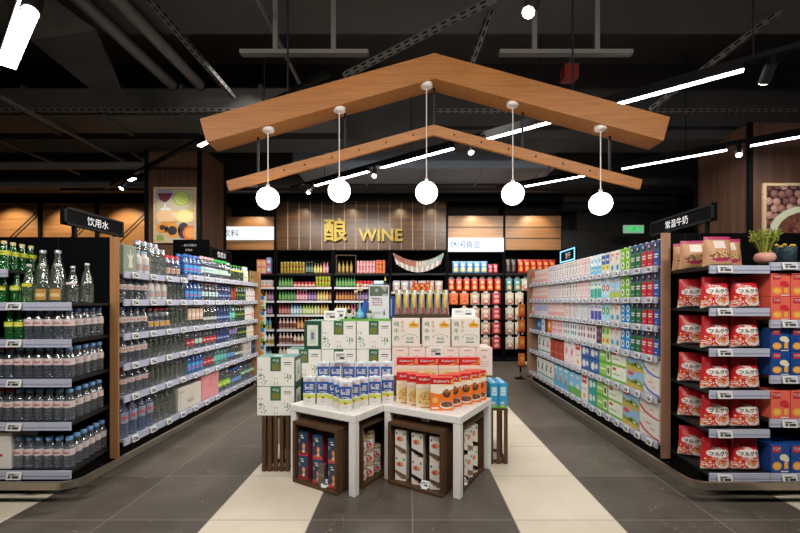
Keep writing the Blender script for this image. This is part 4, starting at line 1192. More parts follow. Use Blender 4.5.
def indig(b, f, w, h):
    b.rect(f, -w / 2, 0, w / 2, h * .5, paint('#4a4fa8')); b.rect(f, -w * .3, h * .65, w * .3, h * .75, paint('#7a7fc8'), 2)
mk('mind', paint('#e0e0ee', .4), indig, cap=paint('#6fc0e0'))
def wp(c):
    def f(b, fr, w, h):
        b.rect(fr, -w / 2, h * .9, w / 2, h * .93, c, 1); b.ell(fr, w * .05, h * .75, w * .34, h * .09, c, 1); b.ell(fr, w * .05, h * .76, w * .2, h * .05, WT, 2); b.poly(fr, [(-w * .25, h * .2), (-w * .05, h * .2), (w * .25, h * .55), (w * .1, h * .6)], c, 1); b.rect(fr, -w * .35, h * .08, w * .35, h * .12, c, 1)
    return f
mk('mwk', WT, wp(paint('#3c3742')), cap=WT); mk('mwp', WT, wp(paint('#d85f8c')), cap=paint('#f0c8d4')); mk('mwv', WT, wp(paint('#8d5f9c')), cap=WT); mk('mwb', WT, wp(paint('#6fb0d8')), cap=paint('#4aa0d8'))
def orng(b, f, w, h): b.rect(f, -w / 2, h * .5, w / 2, h, paint('#e8642a')); b.rect(f, -w * .3, h * .2, w * .3, h * .4, paint('#8a9ac0'), 1)
mk('mor', paint('#dfd8d2', .4), orng, h=.18)
def pkb(b, f, w, h): b.rect(f, -w / 2, 0, w / 2, h * .3, paint('#e0a8a0')); b.ell(f, 0, h * .6, w * .25, h * .12, paint('#d88a80'))
mk('mpk', paint('#e6d2cc', .4), pkb, h=.19)
def blp(b, f, w, h): b.rect(f, -w / 2, h * .3, w / 2, h * .7, paint('#a8b4dc')); b.rect(f, -w * .3, h * .8, w * .3, h * .86, paint('#8a90b8'))
mk('mlv', paint('#dcd8e2', .4), blp, h=.19)
# multi-packs
def mb(name, base, draw, w, d, h, cat='box'):
    K[name] = carton('milk_multipack', w, d, h, base, draw, None, cat=cat)
def mp_green(b, f, w, h):
    b.rect(f, -w / 2, h * .0, w / 2, h * .18, paint('#5aa03a')); b.rect(f, w * .15, h * .2, w * .45, h * .9, paint('#e3e8d8')); b.ell(f, w * .3, h * .55, w * .1, h * .25, paint('#4a6a3a'), 2); b.rect(f, -w * .4, h * .5, w * .05, h * .65, paint('#d8e8b8'), 2)
def mp_white(b, f, w, h):
    b.rect(f, -w / 2, 0, w / 2, h * .16, paint('#7db84a')); b.ell(f, -w * .28, h * .8, w * .15, h * .1, paint('#c8402f')); b.ell(f, w * .25, h * .5, w * .14, h * .24, paint('#d9dfcc'), 1); b.rect(f, -w * .4, h * .4, w * .1, h * .5, paint('#9ab88a'))
def mp_cow(b, f, w, h):
    b.rect(f, -w / 2, h * .45, w / 2, h, paint('#8fb8dc')); b.poly(f, [(-w / 2, 0), (w / 2, 0), (w / 2, h * .4), (w * .1, h * .6), (-w * .2, h * .42), (-w / 2, h * .55)], paint('#7a9a3f'), 2)
    b.poly(f, [(-w / 2, 0), (w / 2, 0), (w / 2, h * .18), (-w / 2, h * .3)], paint('#c9a84a'), 3)
    b.ell(f, -w * .25, h * .84, w * .2, h * .12, paint('#d04a3a'), 3); b.ell(f, w * .05, h * .4, w * .08, h * .08, INK, 4); b.ell(f, w * .25, h * .34, w * .06, h * .07, WT, 4); b.ell(f, -w * .15, h * .38, w * .05, h * .06, paint('#3a2a22'), 4)
def swoosh(c):
    def f(b, fr, w, h):
        b.poly(fr, [(-w / 2, h * .62), (-w * .2, h * .3), (w * .2, h * .14), (w / 2, h * .1), (w / 2, h * .02), (w * .15, h * .06), (-w * .25, h * .2), (-w / 2, h * .45)], c, 1)
        b.ell(fr, -w * .05, h * .7, w * .16, h * .05, paint('#d08a78'), 1); b.ell(fr, w * .15, h * .45, w * .12, h * .06, paint('#c9b0a0'), 1)
    return f
mb('pkgreen', paint('#8fbf5a', .4), mp_green, .23, .16, .135); mb('pkwhite', paint('#e4e6da', .4), mp_white, .25, .16, .14); mb('pkcow', paint('#c9d8dc', .4), mp_cow, .25, .16, .15)
mb('pkswb', WT, swoosh(paint('#3a5fb0')), .2, .16, .142); mb('pkswr', WT, swoosh(paint('#c83a34')), .26, .16, .152)
def dots(c1, c2):
    def f(b, fr, w, h):
        for i in range(3):
            for j in range(2): b.ell(fr, (-.3 + .3 * i) * w, (.3 + .35 * j) * h, w * .09, h * .12, (c1, c2)[(i + j) % 2], 1)
        b.rect(fr, -w / 2, h * .86, w / 2, h, c1, 1)
    return f
mb('pkteal', paint('#d6dedd', .4), dots(paint('#3a8a94'), paint('#7a6a74')), .2, .14, .2); mb('pkplum', paint('#dcd4d6', .4), dots(paint('#5a3050'), paint('#8a6a7a')), .22, .14, .2); mb('pkrose', paint('#e6c8cc', .4), dots(paint('#d87a8a'), paint('#b05a6a')), .19, .14, .19)
mb('pkdkplum', paint('#4a2a48', .4), dots(paint('#7a4a70'), paint('#a88aa0')), .1, .14, .2)
mb('pkorange', paint('#d86a2a', .4), lambda b, f, w, h: (b.ell(f, 0, h * .5, w * .3, h * .3, paint('#f0b04a')), b.ell(f, 0, h * .5, w * .15, h * .15, paint('#fff0c0'), 2)), .15, .14, .2)
mb('pkblue', paint('#2a68b0', .4), lambda b, f, w, h: (b.rect(f, -w * .3, h * .3, w * .3, h * .6, paint('#7ab0dc')), b.rect(f, -w / 2, h * .8, w / 2, h, paint('#1a3f80'))), .2, .14, .19)
mb('pkwcap', paint('#dcdcdc', .4), lambda b, f, w, h: (b.ell(f, 0, h * .6, w * .2, h * .15, paint('#3a7ab8')), b.rect(f, -w * .3, h * .2, w * .3, h * .3, paint('#d8a04a'))), .13, .14, .18)
def bign(c):
    def f(b, fr, w, h):
        b.text(fr, '£', 0, h * .6, h * .3, c, 1) if False else b.poly(fr, [(-w * .3, h * .5), (w * .0, h * .8), (w * .25, h * .75), (w * .0, h * .6), (w * .2, h * .45), (-w * .05, h * .42)], c, 1)
        b.rect(fr, -w / 2, h * .12, w / 2, h * .2, paint('#4a9a8a'), 1)
    return f
mb('pk6', paint('#dfe2e0', .4), bign(paint('#2a5a5a')), .16, .14, .26); mb('pk6r', paint('#e3e0de', .4), bign(paint('#b83a3a')), .16, .14, .26)
mb('pkbrick', paint('#a8442f', .4), lambda b, f, w, h: (b.rect(f, -w * .35, h * .3, w * .35, h * .36, paint('#c8806a')), b.rect(f, -w * .35, h * .7, w * .1, h * .76, paint('#c8806a'))), .15, .14, .23)
mb('pkpinkleaf', paint('#e8dfe2', .4), lambda b, f, w, h: (b.poly(f, [(-.02, h * .3), (.03, h * .5), (.02, h * .75), (-.03, h * .6)], paint('#e06a9a')), b.rect(f, -w * .35, h * .1, w * .35, h * .15, paint('#e8a8c0'))), .15, .14, .27)
def redtop(b, f, w, h):
    b.rect(f, -w * .35, h * .68, w * .35, h, paint('#c02a34')); b.rect(f, -w * .25, h * .8, w * .25, h * .88, WT, 2); b.ell(f, 0, h * .2, w * .18, h * .1, paint('#e0a83a')); b.rect(f, -w * .3, h * .45, w * .3, h * .48, paint('#b88a80'))
mb('pkred', paint('#e6e0da', .4), redtop, .16, .14, .28)
mb('pkbwh', paint('#3a68a8', .4), lambda b, f, w, h: (b.ell(f, -w * .15, h * .5, w * .2, h * .3, WT), b.ell(f, w * .25, h * .55, w * .14, h * .2, WT), b.rect(f, -w / 2, 0, w / 2, h * .15, paint('#2a4a88'))), .2, .14, .135)
mb('pktealm', paint('#2f9a94', .4), lambda b, f, w, h: (b.ell(f, -w * .15, h * .5, w * .18, h * .28, WT), b.ell(f, w * .25, h * .55, w * .14, h * .2, paint('#d8e8e0'))), .18, .14, .14)
def bluekid(b, f, w, h):
    b.rect(f, -w / 2, 0, w / 2, h * .3, paint('#5ab0d8')); b.ell(f, 0, h * .35, w * .2, h * .18, paint('#b8845a'), 2); b.ell(f, 0, h * .6, w * .16, h * .1, paint('#e0c09a'), 2); b.rect(f, -w * .35, h * .82, w * .35, h * .92, paint('#e8eef2'), 2)
mb('pkkid', paint('#7cc0e4', .4), bluekid, .16, .14, .26); mb('pkkidg', paint('#7cc0e4', .4), lambda b, f, w, h: (b.rect(f, -w / 2, 0, w / 2, h * .35, paint('#6aa84a')), b.ell(f, 0, h * .45, w * .25, h * .12, WT, 2), b.rect(f, -w * .3, h * .8, w * .3, h * .9, WT, 2)), .16, .14, .25)
def mrun(i, runs):
    s = SN[i]
    return aisle_run(s + ' milk rack shelf', 'on ' + s + ' milk rack shelf', RZ[i], runs, -1, RXF, RY[0] + 0.012, RY[4] - .01, 9 if i == 0 else RZ[i - 1] - .018 - RZ[i])
Cb, Cr, Cg, Clg, Cw = 'blue carton with cow picture', 'red carton with cow picture', 'dark green carton with cow picture', 'light green carton', 'white carton with painted cow'
END = [('mwp', 8, 'white carton with pink flower'), ]
mrun(0, [('mblue', 1, Cb), ('mred', 2, Cr), ('mdkg', 2, Cg), ('mlg', 2, Clg), ('mwc', 2, Cw), ('mby', 2, 'white carton with blue and yellow'), ('msb', 3, 'white and sky-blue carton'), ('mwp', 4, 'white carton with pink swirl'), ('mwk', 4, 'white carton with dark swirl'), ('mwv', 8, 'white carton with mauve swirl'), ('mpk', 7, 'small pale pink carton'), ('mor', 4, 'small orange-topped carton')])
mrun(1, [('mblue', 1, Cb), ('mred', 2, Cr), ('mdkg', 2, Cg), ('mlg', 2, Clg), ('myb', 2, 'pale blue carton with green meadow'), ('mrb', 2, 'pale blue carton with red ball'), ('mteal', 3, 'white and teal carton'), ('mwp', 4, 'white carton with pink swirl'), ('mwk', 4, 'white carton with dark swirl'), ('mwv', 8, 'white carton with mauve swirl'), ('mpk', 8, 'small pale pink carton'), ('mor', 3, 'small orange-topped carton')])
mrun(2, [('mblue', 1, Cb), ('mred', 2, Cr), ('mdkg', 2, Cg), ('mlb', 2, 'bright blue carton with white rings'), ('mwc', 2, Cw), ('mgb', 2, 'pale blue carton with green ball'), ('mind', 3, 'white and indigo carton'), ('mwb', 5, 'white carton with blue swirl'), ('mwp', 4, 'white carton with pink swirl'), ('mpk', 7, 'small pale pink carton'), ('mlv', 7, 'small lavender carton'), ('mpk', 5, 'small far pink carton past lavender')])
mrun(3, [('mblue', 1, Cb), ('mred', 2, Cr), ('mdkg', 2, Cg), ('mlb', 2, 'bright blue carton with white rings'), ('mwc', 2, Cw), ('mga', 2, 'pale green carton with meadow'), ('pkdkplum', 1, 'dark plum multipack'), ('pkplum', 2, 'white multipack with plum dots'), ('pkteal', 2, 'white multipack with teal dots'), ('pkrose', 2, 'rose pink multipack'), ('pkorange', 1, 'orange multipack'), ('pkdkplum', 1, 'narrow dark plum multipack beyond the orange'), ('pkwcap', 1, 'small white multipack'), ('pkblue', 1, 'blue multipack')])
mrun(4, [('pkswb', 1, 'white multipack with blue swoosh', {'stack': 2}), ('pkcow', 1, 'meadow-and-cow multipack', {'stack': 2}), ('pkwhite', 1, 'white and green multipack', {'stack': 2}), ('pkgreen', 1, 'green multipack', {'stack': 2}), ('pkbwh', 2, 'blue and white multipack', {'stack': 2}), ('pkred', 1, 'tall red-topped multipack'), ('pkpinkleaf', 2, 'tall white multipack with pink leaf'), ('pkbrick', 3, 'brick red multipack'), ('pk6r', 1, 'tall white multipack with red mark'), ('pk6', 2, 'tall white multipack with dark mark')])
mrun(5, [('pkswr', 1, 'white multipack with red swoosh', {'stack': 2}), ('pkcow', 1, 'meadow-and-cow multipack', {'stack': 2}), ('pkwhite', 1, 'white and green multipack', {'stack': 2}), ('pkgreen', 1, 'green multipack', {'stack': 2}), ('pktealm', 1, 'teal and white multipack', {'stack': 2}), ('pkred', 1, 'tall red-topped multipack'), ('pkkidg', 2, 'tall blue multipack with green field'), ('pkkid', 3, 'tall blue multipack with brown figure'), ('pk6r', 1, 'tall white multipack with red mark'), ('pk6', 3, 'tall white multipack with dark mark')])
# strips of packs hanging on the far end posts
K['strip'] = carton('drink_carton', .08, .06, .2, paint('#dce6e2', .4), lambda b, f, w, h: (b.rect(f, -w / 2, h * .7, w / 2, h, paint('#3a8ac8')), b.ell(f, 0, h * .45, w * .35, h * .16, paint('#e0953a')), b.rect(f, -w / 2, 0, w / 2, h * .25, paint('#7ab04a'))))
K['stripo'] = carton('snack_box', .09, .07, .2, paint('#d8742a', .4), lambda b, f, w, h: (b.ell(f, 0, h * .6, w * .3, h * .2, paint('#e8a85a')), b.rect(f, -w / 2, 0, w / 2, h * .2, paint('#b84a22'))), cat='box')
def clip_rack(x, y, zs, label, k, desc):
    o = empty('clip_rack', (x, y, 0), label, 'rack')
    b = MB(); b.box(x - .012, x + .012, y + .05, y + .07, 0, zs[-1] + .25, BLACK); wpart('post', b, o)
    b = MB(); b.box(x - .09, x + .09, y - .05, y + .12, 0, .015, BLACK); wpart('foot', b, o)
    for z in zs: b = MB(); b.box(x - .055, x + .055, y - .055, y + .05, z - .012, z, BLACK); wpart('tray', b, o)
    for i, z in enumerate(zs):
        K[k].put((x, y - .002, z + .001), 0, '%s on the %s tray of its rack' % (desc, ['lowest', 'second lowest', 'second highest', 'topmost'][i]), desc)
clip_rack((262.5 - 409) * 6.0 / FPX, 6.0, [.42, .68, .93, 1.16], 'thin black post rack of cartons behind the water rack far post', 'strip', 'blue white and orange carton')
clip_rack((521.5 - 409) * 6.6 / FPX, 6.6, [.22, .5, .78, 1.03], 'thin black post rack of orange boxes behind the milk rack far post', 'stripo', 'orange snack box')

# ------------------------------------------------------------------ end rack of cereal bags and biscuits
cR, cR2, cW, cO, cGry, cBr = paint('#c8222c', .35), paint('#d8424a', .35), paint('#e6dcd6', .35), paint('#e2953f', .4), paint('#b9b4b2', .35), paint('#a85a2a', .45)
def redbag(u, v):
    if v > .86: return cR if int(u * 12) % 3 else cR2
    if (u - .5) ** 2 / .19 + (v - .55) ** 2 / .017 < 1: return cW
    if (u - .62) ** 2 / .085 + (v - .25) ** 2 / .02 < 1:
        if (u - .62) ** 2 / .055 + (v - .27) ** 2 / .01 < 1: return (cO, cBr, cW, cO, cR)[int((math.sin(int(u * 28) * 3.7 + int(v * 32) * 9.1) * 917.3) % 5)]
        return cW
    if v < .1: return cW if u < .75 else cR2
    if v < .42:
        q = (math.sin(int(u * 28) * 12.9898 + int(v * 32) * 78.233) * 43758.5453) % 1
        if q < .18: return cW
        if q < .3: return cO
    if .72 < v < .86 and u < .3 and (u - .18) ** 2 + (v - .78) ** 2 < .006: return cR2
    return cR
K['rbag'] = pouch('cereal_bag', .19, .208, .1, redbag, cR, 28, 32, [('フルグラ', .5, .55, .125, INK, .74), ('Calbee', .42, .72, .045, cW, .3)], flat=.12)
K['rbags'] = pouch('cereal_bag', .158, .2, .095, lambda u, v: cGry if (.2 < u < .8 and .12 < v < .7) else (cW if v < .1 else cR), cR, 20, 24, [], flat=.12)
cB, cB2, cMg = paint('#b98a62', .5), paint('#caa27c', .5), paint('#a8285a', .4)
def graybag(u, v):
    if v > .9: return cMg
    if .28 < u < .72 and .62 < v < .86: return paint('#d9cfc4', .4)
    if (u - .5) ** 2 / .15 + (v - .34) ** 2 / .03 < 1: return cMg if v < .27 else (paint('#8a5a3a'), paint('#d8b88a'), paint('#6a4630'), paint('#c49a6a'))[int((math.sin(int(u * 24) * 5.1 + int(v * 28) * 8.3) * 731.7) % 4)]
    return cB if v > .12 else cB2
K['gbag'] = pouch('granola_bag', .195, .2, .08, graybag, cB, 24, 28, [], flat=.1)
BAGPOS = {'rbag': ((2.012, 2.635, 0.0, 'front bag nearest the wood post'), (2.206, 2.635, 0.0, 'front bag nearest the biscuits'), (2.03, 2.86, -.45, 'rear bag by the wood post'), (2.206, 2.76, 0.0, 'rear bag nearest the biscuits')),
          'gbag': ((2.02, 2.625, 0.0, 'front bag nearest the wood post'), (2.165, 2.72, 0.0, 'bag nearest the pink pot'), (1.995, 2.8, -.2, 'third bag back'), (2.03, 2.92, -.35, 'rearmost bag'))}
def bags(z, k, name, where, back=None):
    for i, (x, y, rz, nm) in enumerate(BAGPOS[k]):
        K[k].put((x, y, z + .001), rz, '%s %s, %s' % (name, nm, where), 'cereal bags on the end rack')
bags(EZA[0], 'gbag', 'tan granola', 'top shelf of the cereal end rack')
for i, s in enumerate(('second', 'third', 'fourth', 'fifth', 'bottom')): bags(EZA[i + 1], 'rbag', 'red cereal', s + ' shelf of the cereal rack')
def biscuit(base, fruit):
    def f(b, fr, w, h):
        b.rect(fr, -w * .42, h * .72, -w * .02, h * .95, paint('#c02a34')); b.text(fr, 'TOP', -w * .22, h * .85, h * .1, WT, 3)
        b.ell(fr, -w * .2, h * .25, w * .24, h * .15, paint('#e9a23a')); b.ell(fr, -w * .2, h * .25, w * .17, h * .09, paint('#f0b85a'), 2)
        b.rect(fr, .02, h * .15, w * .36, h * .38, paint('#e9ab4a'), 2); b.ell(fr, w * .15, h * .55, w * .22, h * .12, fruit, 1); b.ell(fr, w * .28, h * .48, w * .14, h * .1, fruit, 2)
        b.rect(fr, w * .0, h * .04, w * .4, h * .08, WT, 1)
    return f
K['coral2'] = carton('biscuit_box', .124, .11, .152, paint('#e46a58', .4), biscuit(0, paint('#cf2f38')), cat='box')
K['bblue2'] = carton('biscuit_box', .124, .11, .152, paint('#1b478f', .4), biscuit(0, paint('#e6dcc0')), cat='box')
K['coral'] = carton('biscuit_box', .124, .11, .182, paint('#e46a58', .4), biscuit(0, paint('#cf2f38')), cat='box')
K['bblue'] = carton('biscuit_box', .124, .11, .182, paint('#1b478f', .4), biscuit(0, paint('#e6dcc0')), cat='box')
def bis(z, k, stack, name, where, back=2):
    for i, x in enumerate((2.385, 2.515, 2.645, 2.775)):
        for s in range(stack):
            for r in range(back):
                K[k].put((x, 2.62 + r * .115, z + .001 + s * .153), 0, '%s biscuit box %s%s, %s' % (ORD[i] + ' ' + name, ['front row', 'back row'][r], '' if stack == 1 else [' lower layer', ' upper layer'][s], where), 'biscuit boxes on the end rack')
bis(EZB[1], 'coral2', 2, 'coral red', 'second shelf from the cereal bags')
bis(EZB[2], 'bblue2', 2, 'royal blue', 'third shelf from the cereal bags')
bis(EZB[3], 'coral', 1, 'coral red', 'fourth shelf from the cereal bags')
bis(EZB[4], 'bblue', 1, 'royal blue', 'bottom shelf from the cereal bags')
# pot and jars on top
def plant_tuft(b, c, n, h, spread, mats, w=.004, seed=1):
    random.seed(seed)
    for i in range(n):
        a = random.uniform(0, 2 * pi); r = random.uniform(.05, 1) * spread; hh = h * random.uniform(.6, 1.05)
        p0 = (c[0] + cos(a) * r * .25, c[1] + sin(a) * r * .25, c[2]); p1 = (c[0] + cos(a) * r * .7, c[1] + sin(a) * r * .7, c[2] + hh * .6); p2 = (c[0] + cos(a) * r, c[1] + sin(a) * r, c[2] + hh)
        m = random.choice(mats); s = (-sin(a) * w, cos(a) * w)
        b.add([(p0[0] - s[0], p0[1] - s[1], p0[2]), (p0[0] + s[0], p0[1] + s[1], p0[2]), (p1[0] + s[0], p1[1] + s[1], p1[2]), (p1[0] - s[0], p1[1] - s[1], p1[2]), p2], [(0, 1, 2, 3), (3, 2, 4)], m)
        for k in range(4):
            t = random.uniform(.3, 1); q = [p1[i_] + (p2[i_] - p1[i_]) * t for i_ in range(3)]; a2 = random.uniform(0, 6.28); l = h * .12
            b.add([(q[0], q[1], q[2]), (q[0] + cos(a2) * l, q[1] + sin(a2) * l, q[2] + l * .6), (q[0] + cos(a2 + .5) * l * .6, q[1] + sin(a2 + .5) * l * .6, q[2] + l * .9)], [(0, 1, 2)], m)
GRN = [paint('#8f9a3a', .6), paint('#a8ab4a', .6), paint('#76823a', .6)]
o = empty('potted_plant', (2.312, 2.6, EZB[0] + .001), 'round pink pot with spiky yellow-green plant on the end rack', 'plant')
b = MB(); b.lathe([(0, 0), (.03, 0), (.052, .022), (.058, .042), (.05, .064), (.034, .072), (.03, .066), (0, .062)], 20, paint('#d39a88', .6), (2.312, 2.6, EZB[0] + .001)); wpart('pot', b, o)
b = MB(); plant_tuft(b, (2.312, 2.6, EZB[0] + .063), 130, .15, .085, GRN, .003); wpart('foliage', b, o)
def jar(x, y, r, h, label):
    z = EZB[0] + .001
    o = empty('glass_jar', (x, y, z), label, 'jar', 'glass jars beside the pink pot')
    b = MB(); b.lathe([(0, 0), (r, 0), (r, h), (r * 1.04, h * 1.02), (r * .96, h * 1.02), (r * .96, .006), (0, .006)], 18, clear('blue_glass', '#7fa6b4', .25, '#b4d0d8'), (x, y, z)); wpart('jar_body', b, o)
    b = MB(); b.lathe([(0, .008), (r * .9, .008), (r * .9, h * .62), (0, h * .6)], 18, paint('#5f90a6', .3), (x, y, z)); wpart('filling', b, o)
    b = MB(); random.seed(int(x * 1000))
    for i in range(5):
        a = i * 1.3; q = (x + cos(a) * r * .7, y + sin(a) * r * .7, z + h * (1.0 + .22 * random.random()))
        b.tube([(x + cos(a) * r * .3, y + sin(a) * r * .3, z + h * .55), q], .002, 5, GRN[2]); b.lathe([(0, -.008), (.012, -.003), (.012, .006), (0, .012)], 8, paint('#d9a82a', .6), q)
    wpart('flower', b, o)
jar(2.52, 2.68, .062, .115, 'larger blue glass jar with yellow flowers on the biscuit rack')
jar(2.575, 2.85, .045, .105, 'smaller blue glass jar with yellow flowers beside the pink pot')
K['tray'] = None
# ------------------------------------------------------------------ central display: tables
TH = radians(-31.0)
U = (cos(TH), sin(TH)); Vv = (-sin(TH), cos(TH))           # along the front edge, and back
def loc2(Fp, u, v): return (Fp[0] + U[0] * u + Vv[0] * v, Fp[1] + U[1] * u + Vv[1] * v)
TF = [(-.352, 2.588), (.328, 2.562)]; TW, TD, TZt = .595, .60, .533
def table(Fp, label):
    o = empty('display_table', (Fp[0], Fp[1], 0), label, 'table', None, TH)   # local x = along the front edge, y = back
    k = MB(); k.box(-TW, 0, 0, TD, TZt - .05, TZt, WHITE, .004); link('tabletop', k.mesh('tabletop'), o)
    for x in (-TW + .003, -.053):
        for y in (.003, TD - .053):
            k = MB(); k.box(x, x + .05, y, y + .05, 0, TZt - .05, WHITE, .003); link('leg', k.mesh('leg'), o)
table(TF[0], 'white square table carrying blue milk cartons'); table(TF[1], 'white square table carrying red cereal boxes')
def crate(name, c, rz, w, d, h, label, t=.022):
    """open-fronted wooden box (front = local -Y)"""
    o = empty(name, (c[0], c[1], 0.001), label, 'crate', 'wooden crates of the display', rz)
    m = CRATE
    for nm, (a, b_, e, f, g, hh) in (('bottom_board', (-w / 2, w / 2, -d / 2, d / 2, 0, t)), ('top_board', (-w / 2, w / 2, -d / 2, d / 2, h - t, h)), ('side_board', (-w / 2, -w / 2 + t, -d / 2, d / 2, t, h - t)), ('side_board', (w / 2 - t, w / 2, -d / 2, d / 2, t, h - t)), ('back_board', (-w / 2 + t, w / 2 - t, d / 2 - .012, d / 2, t, h - t))):
        k = MB(); k.box(a, b_, e, f, g, hh, m if nm in ('bottom_board', 'top_board') else CRATEV, .002); link(nm, k.mesh(nm), o)
    return o
# table 1: front crate (blue and pink packs), side crate (jars); table 2: front crate and side crate (tea boxes)
FD, SD = .14, .2
def fcen(Fp): return loc2(Fp, -.115 - .205, -.04 + FD / 2)
def scen(Fp): return loc2(Fp, -.03 - SD / 2, .115 + .2)
crate('display_crate', fcen(TF[0]), TH, .41, FD, .43, 'brown crate of blue and pink packs under the milk table')
crate('display_crate', scen(TF[0]), TH + pi / 2, .4, SD, .43, 'brown crate of jars facing sideways under the milk table')
crate('display_crate', fcen(TF[1]), TH, .425, FD, .43, 'brown crate of white tea boxes, front of cereal table')
crate('display_crate', scen(TF[1]), TH + pi / 2, .4, SD, .43, 'brown crate of white tea boxes facing sideways under cereal table')
def at(c, rz, x, y):
    return (c[0] + cos(rz) * x - sin(rz) * y, c[1] + sin(rz) * x + cos(rz) * y)
NAVY, ROSE = paint('#17405c', .4), paint('#a8354c', .4)
def pack(b, f, w, h):
    b.rect(f, -w / 2, 0, w / 2, h * .16, paint('#b83a50')); b.rect(f, -w * .28, h * .84, w * .02, h * .88, WT); b.rect(f, -w * .2, h * .74, w * .1, h * .8, WT)
    b.ell(f, -w * .38, h * .62, w * .09, h * .08, paint('#8a8a86'))
    b.ell(f, w * .08, h * .42, w * .2, h * .14, paint('#c9582f'), 1); b.ell(f, w * .08, h * .42, w * .12, h * .09, paint('#e3a06a'), 2)
    b.poly(f, [(-w * .08, h * .12), (w * .24, h * .12), (w * .2, h * .32), (-w * .02, h * .32)], paint('#d98a5a'), 2); b.ell(f, w * .08, h * .2, w * .08, h * .07, paint('#e9d6c0'), 3)
    b.poly(f, [(-w * .4, h * .12), (-w * .1, h * .22), (w * .4, h * .14), (w * .4, h * .06), (-w * .4, h * .06)], paint('#d8653a'), 1)
def packs(b, f, w, h): b.rect(f, -w / 2, 0, w / 2, h, ROSE, 1); b.rect(f, -w * .3, h * .55, w * .3, h * .57, paint('#c9606e'), 2); b.rect(f, -w * .3, h * .4, w * .3, h * .42, paint('#c9606e'), 2)
K['pack'] = carton('snack_pack', .076, .064, .165, NAVY, pack, cat='box', side=packs)
K['packd'] = carton('snack_pack', .05, .03, .15, paint('#5f564c', .5), lambda b, f, w, h: b.rect(f, -w * .5, h * .45, w * .5, h * .6, paint('#7a7064')), cat='box')
c = fcen(TF[0])
for i, x in enumerate((-.138, .0, .138)):
    for s in range(2):
        p = at(c, TH, x, -.01)
        K['pack'].put((p[0], p[1], .024 + s * .166), TH + .2, '%s navy and rose snack pack in %s layer, crate under milk table' % (['outermost', 'middle', 'innermost'][i], ['lower', 'upper'][s]), 'snack packs in the crate')
p = at(c, TH, .055, -.045); K['packd'].put((p[0], p[1], .024), TH + .1, 'small grey-brown pack leaning among navy packs in the crate', None)
# jars
def jarprint(b, f, w, h): pass
b = MB(); b.lathe([(0, 0), (.036, 0), (.038, .006), (.038, .07), (.034, .078)], 14, paint('#d9cfc4', .3))
l = MB(); l.lathe([(.0386, .012), (.0386, .066)], 14, paint('#e6e0da', .4)); fr = cyl_frame(.0388)
for a in (-.072, .0, .072): l.ell(fr, a + .006, .032, .02, .019, paint('#c83a5a'), 2); l.ell(fr, a + .008, .026, .011, .01, paint('#e8924a'), 4); l.rect(fr, a - .012, .055, a + .012, .061, INK, 3)
t = MB(); t.lathe([(.0375, .077), (.0385, .079), (.0385, .092), (.036, .096), (0, .096)], 14, paint('#b59a78', .45)); t.lathe([(.0, .0765), (.0375, .077)], 14, paint('#b59a78', .45))
K['jar'] = Kind('food_jar', 'jar', b, [('label', l), ('lid', t)], .077, .077, .096)
c = scen(TF[0])
for i, x in enumerate((-.115, -.03, .055)):
    for s in range(3):
        p = at(c, TH + pi / 2, x, -.03 if s < 2 or i < 2 else .02)
        K['jar'].put((p[0], p[1], .024 + s * .0975), 0.1, '%s jar with pink label, %s layer of the jar crate' % (['nearest', 'middle', 'farthest'][i], ['bottom', 'middle', 'top'][s]), 'jars in the side crate')
def tea(b, f, w, h):
    b.poly(f, [(-w / 2, h * .42), (w / 2, h * .24), (w / 2, h * .02 + h * .1), (w * .1, h * .08), (-w / 2, h * .3)], paint('#7a6450', .6), 1)
    b.poly(f, [(-w / 2, h * .42), (w / 2, h * .22), (w / 2, h * .06), (-w / 2, h * .3)], paint('#85705a', .6), 1)
    b.ell(f, -w * .05, h * .66, w * .32, h * .1, paint('#d98a6a'), 2); b.ell(f, -w * .12, h * .65, w * .16, h * .07, paint('#c9583a'), 3); b.ell(f, w * .12, h * .67, w * .1, h * .05, paint('#e6b08a'), 3)
    b.ell(f, w * .3, h * .86, w * .09, h * .06, paint('#4fae4a'), 2); b.ell(f, -w * .36, h * .88, w * .07, h * .04, INK, 2); b.rect(f, -w * .2, h * .14, w * .1, h * .17, paint('#d8a08a'), 2)
def teaside(b, f, w, h):
    for i in range(5): b.rect(f, -w * .35, h * (.45 + i * .08), w * .3, h * (.47 + i * .08), paint('#cfc8c0'), 1)
K['tea_box'] = carton('tea_box', .084, .06, .175, paint('#e3ddd6', .45), tea, cat='box', side=teaside)
c = fcen(TF[1])
for i, x in enumerate((-.134, .0, .134)):
    for s in range(2):
        p = at(c, TH, x, -.004)
        K['tea_box'].put((p[0], p[1], .024 + s * .176), TH + (.16 if i < 2 else .42), '%s white tea box in %s layer of the front tea crate' % (['outermost', 'middle', 'innermost'][i], ['lower', 'upper'][s]), 'tea boxes in the front crate')
c = scen(TF[1])
for i, x in enumerate((-.12, -.025, .07)):
    for s in range(2):
        p = at(c, TH + pi / 2, x, -.045)
        K['tea_box'].put((p[0], p[1], .024 + s * .176), TH + pi / 2 - .45, '%s white tea box in %s layer of the sideways tea crate' % (['nearest', 'middle', 'farthest'][i], ['lower', 'upper'][s]), 'tea boxes in the side crate')
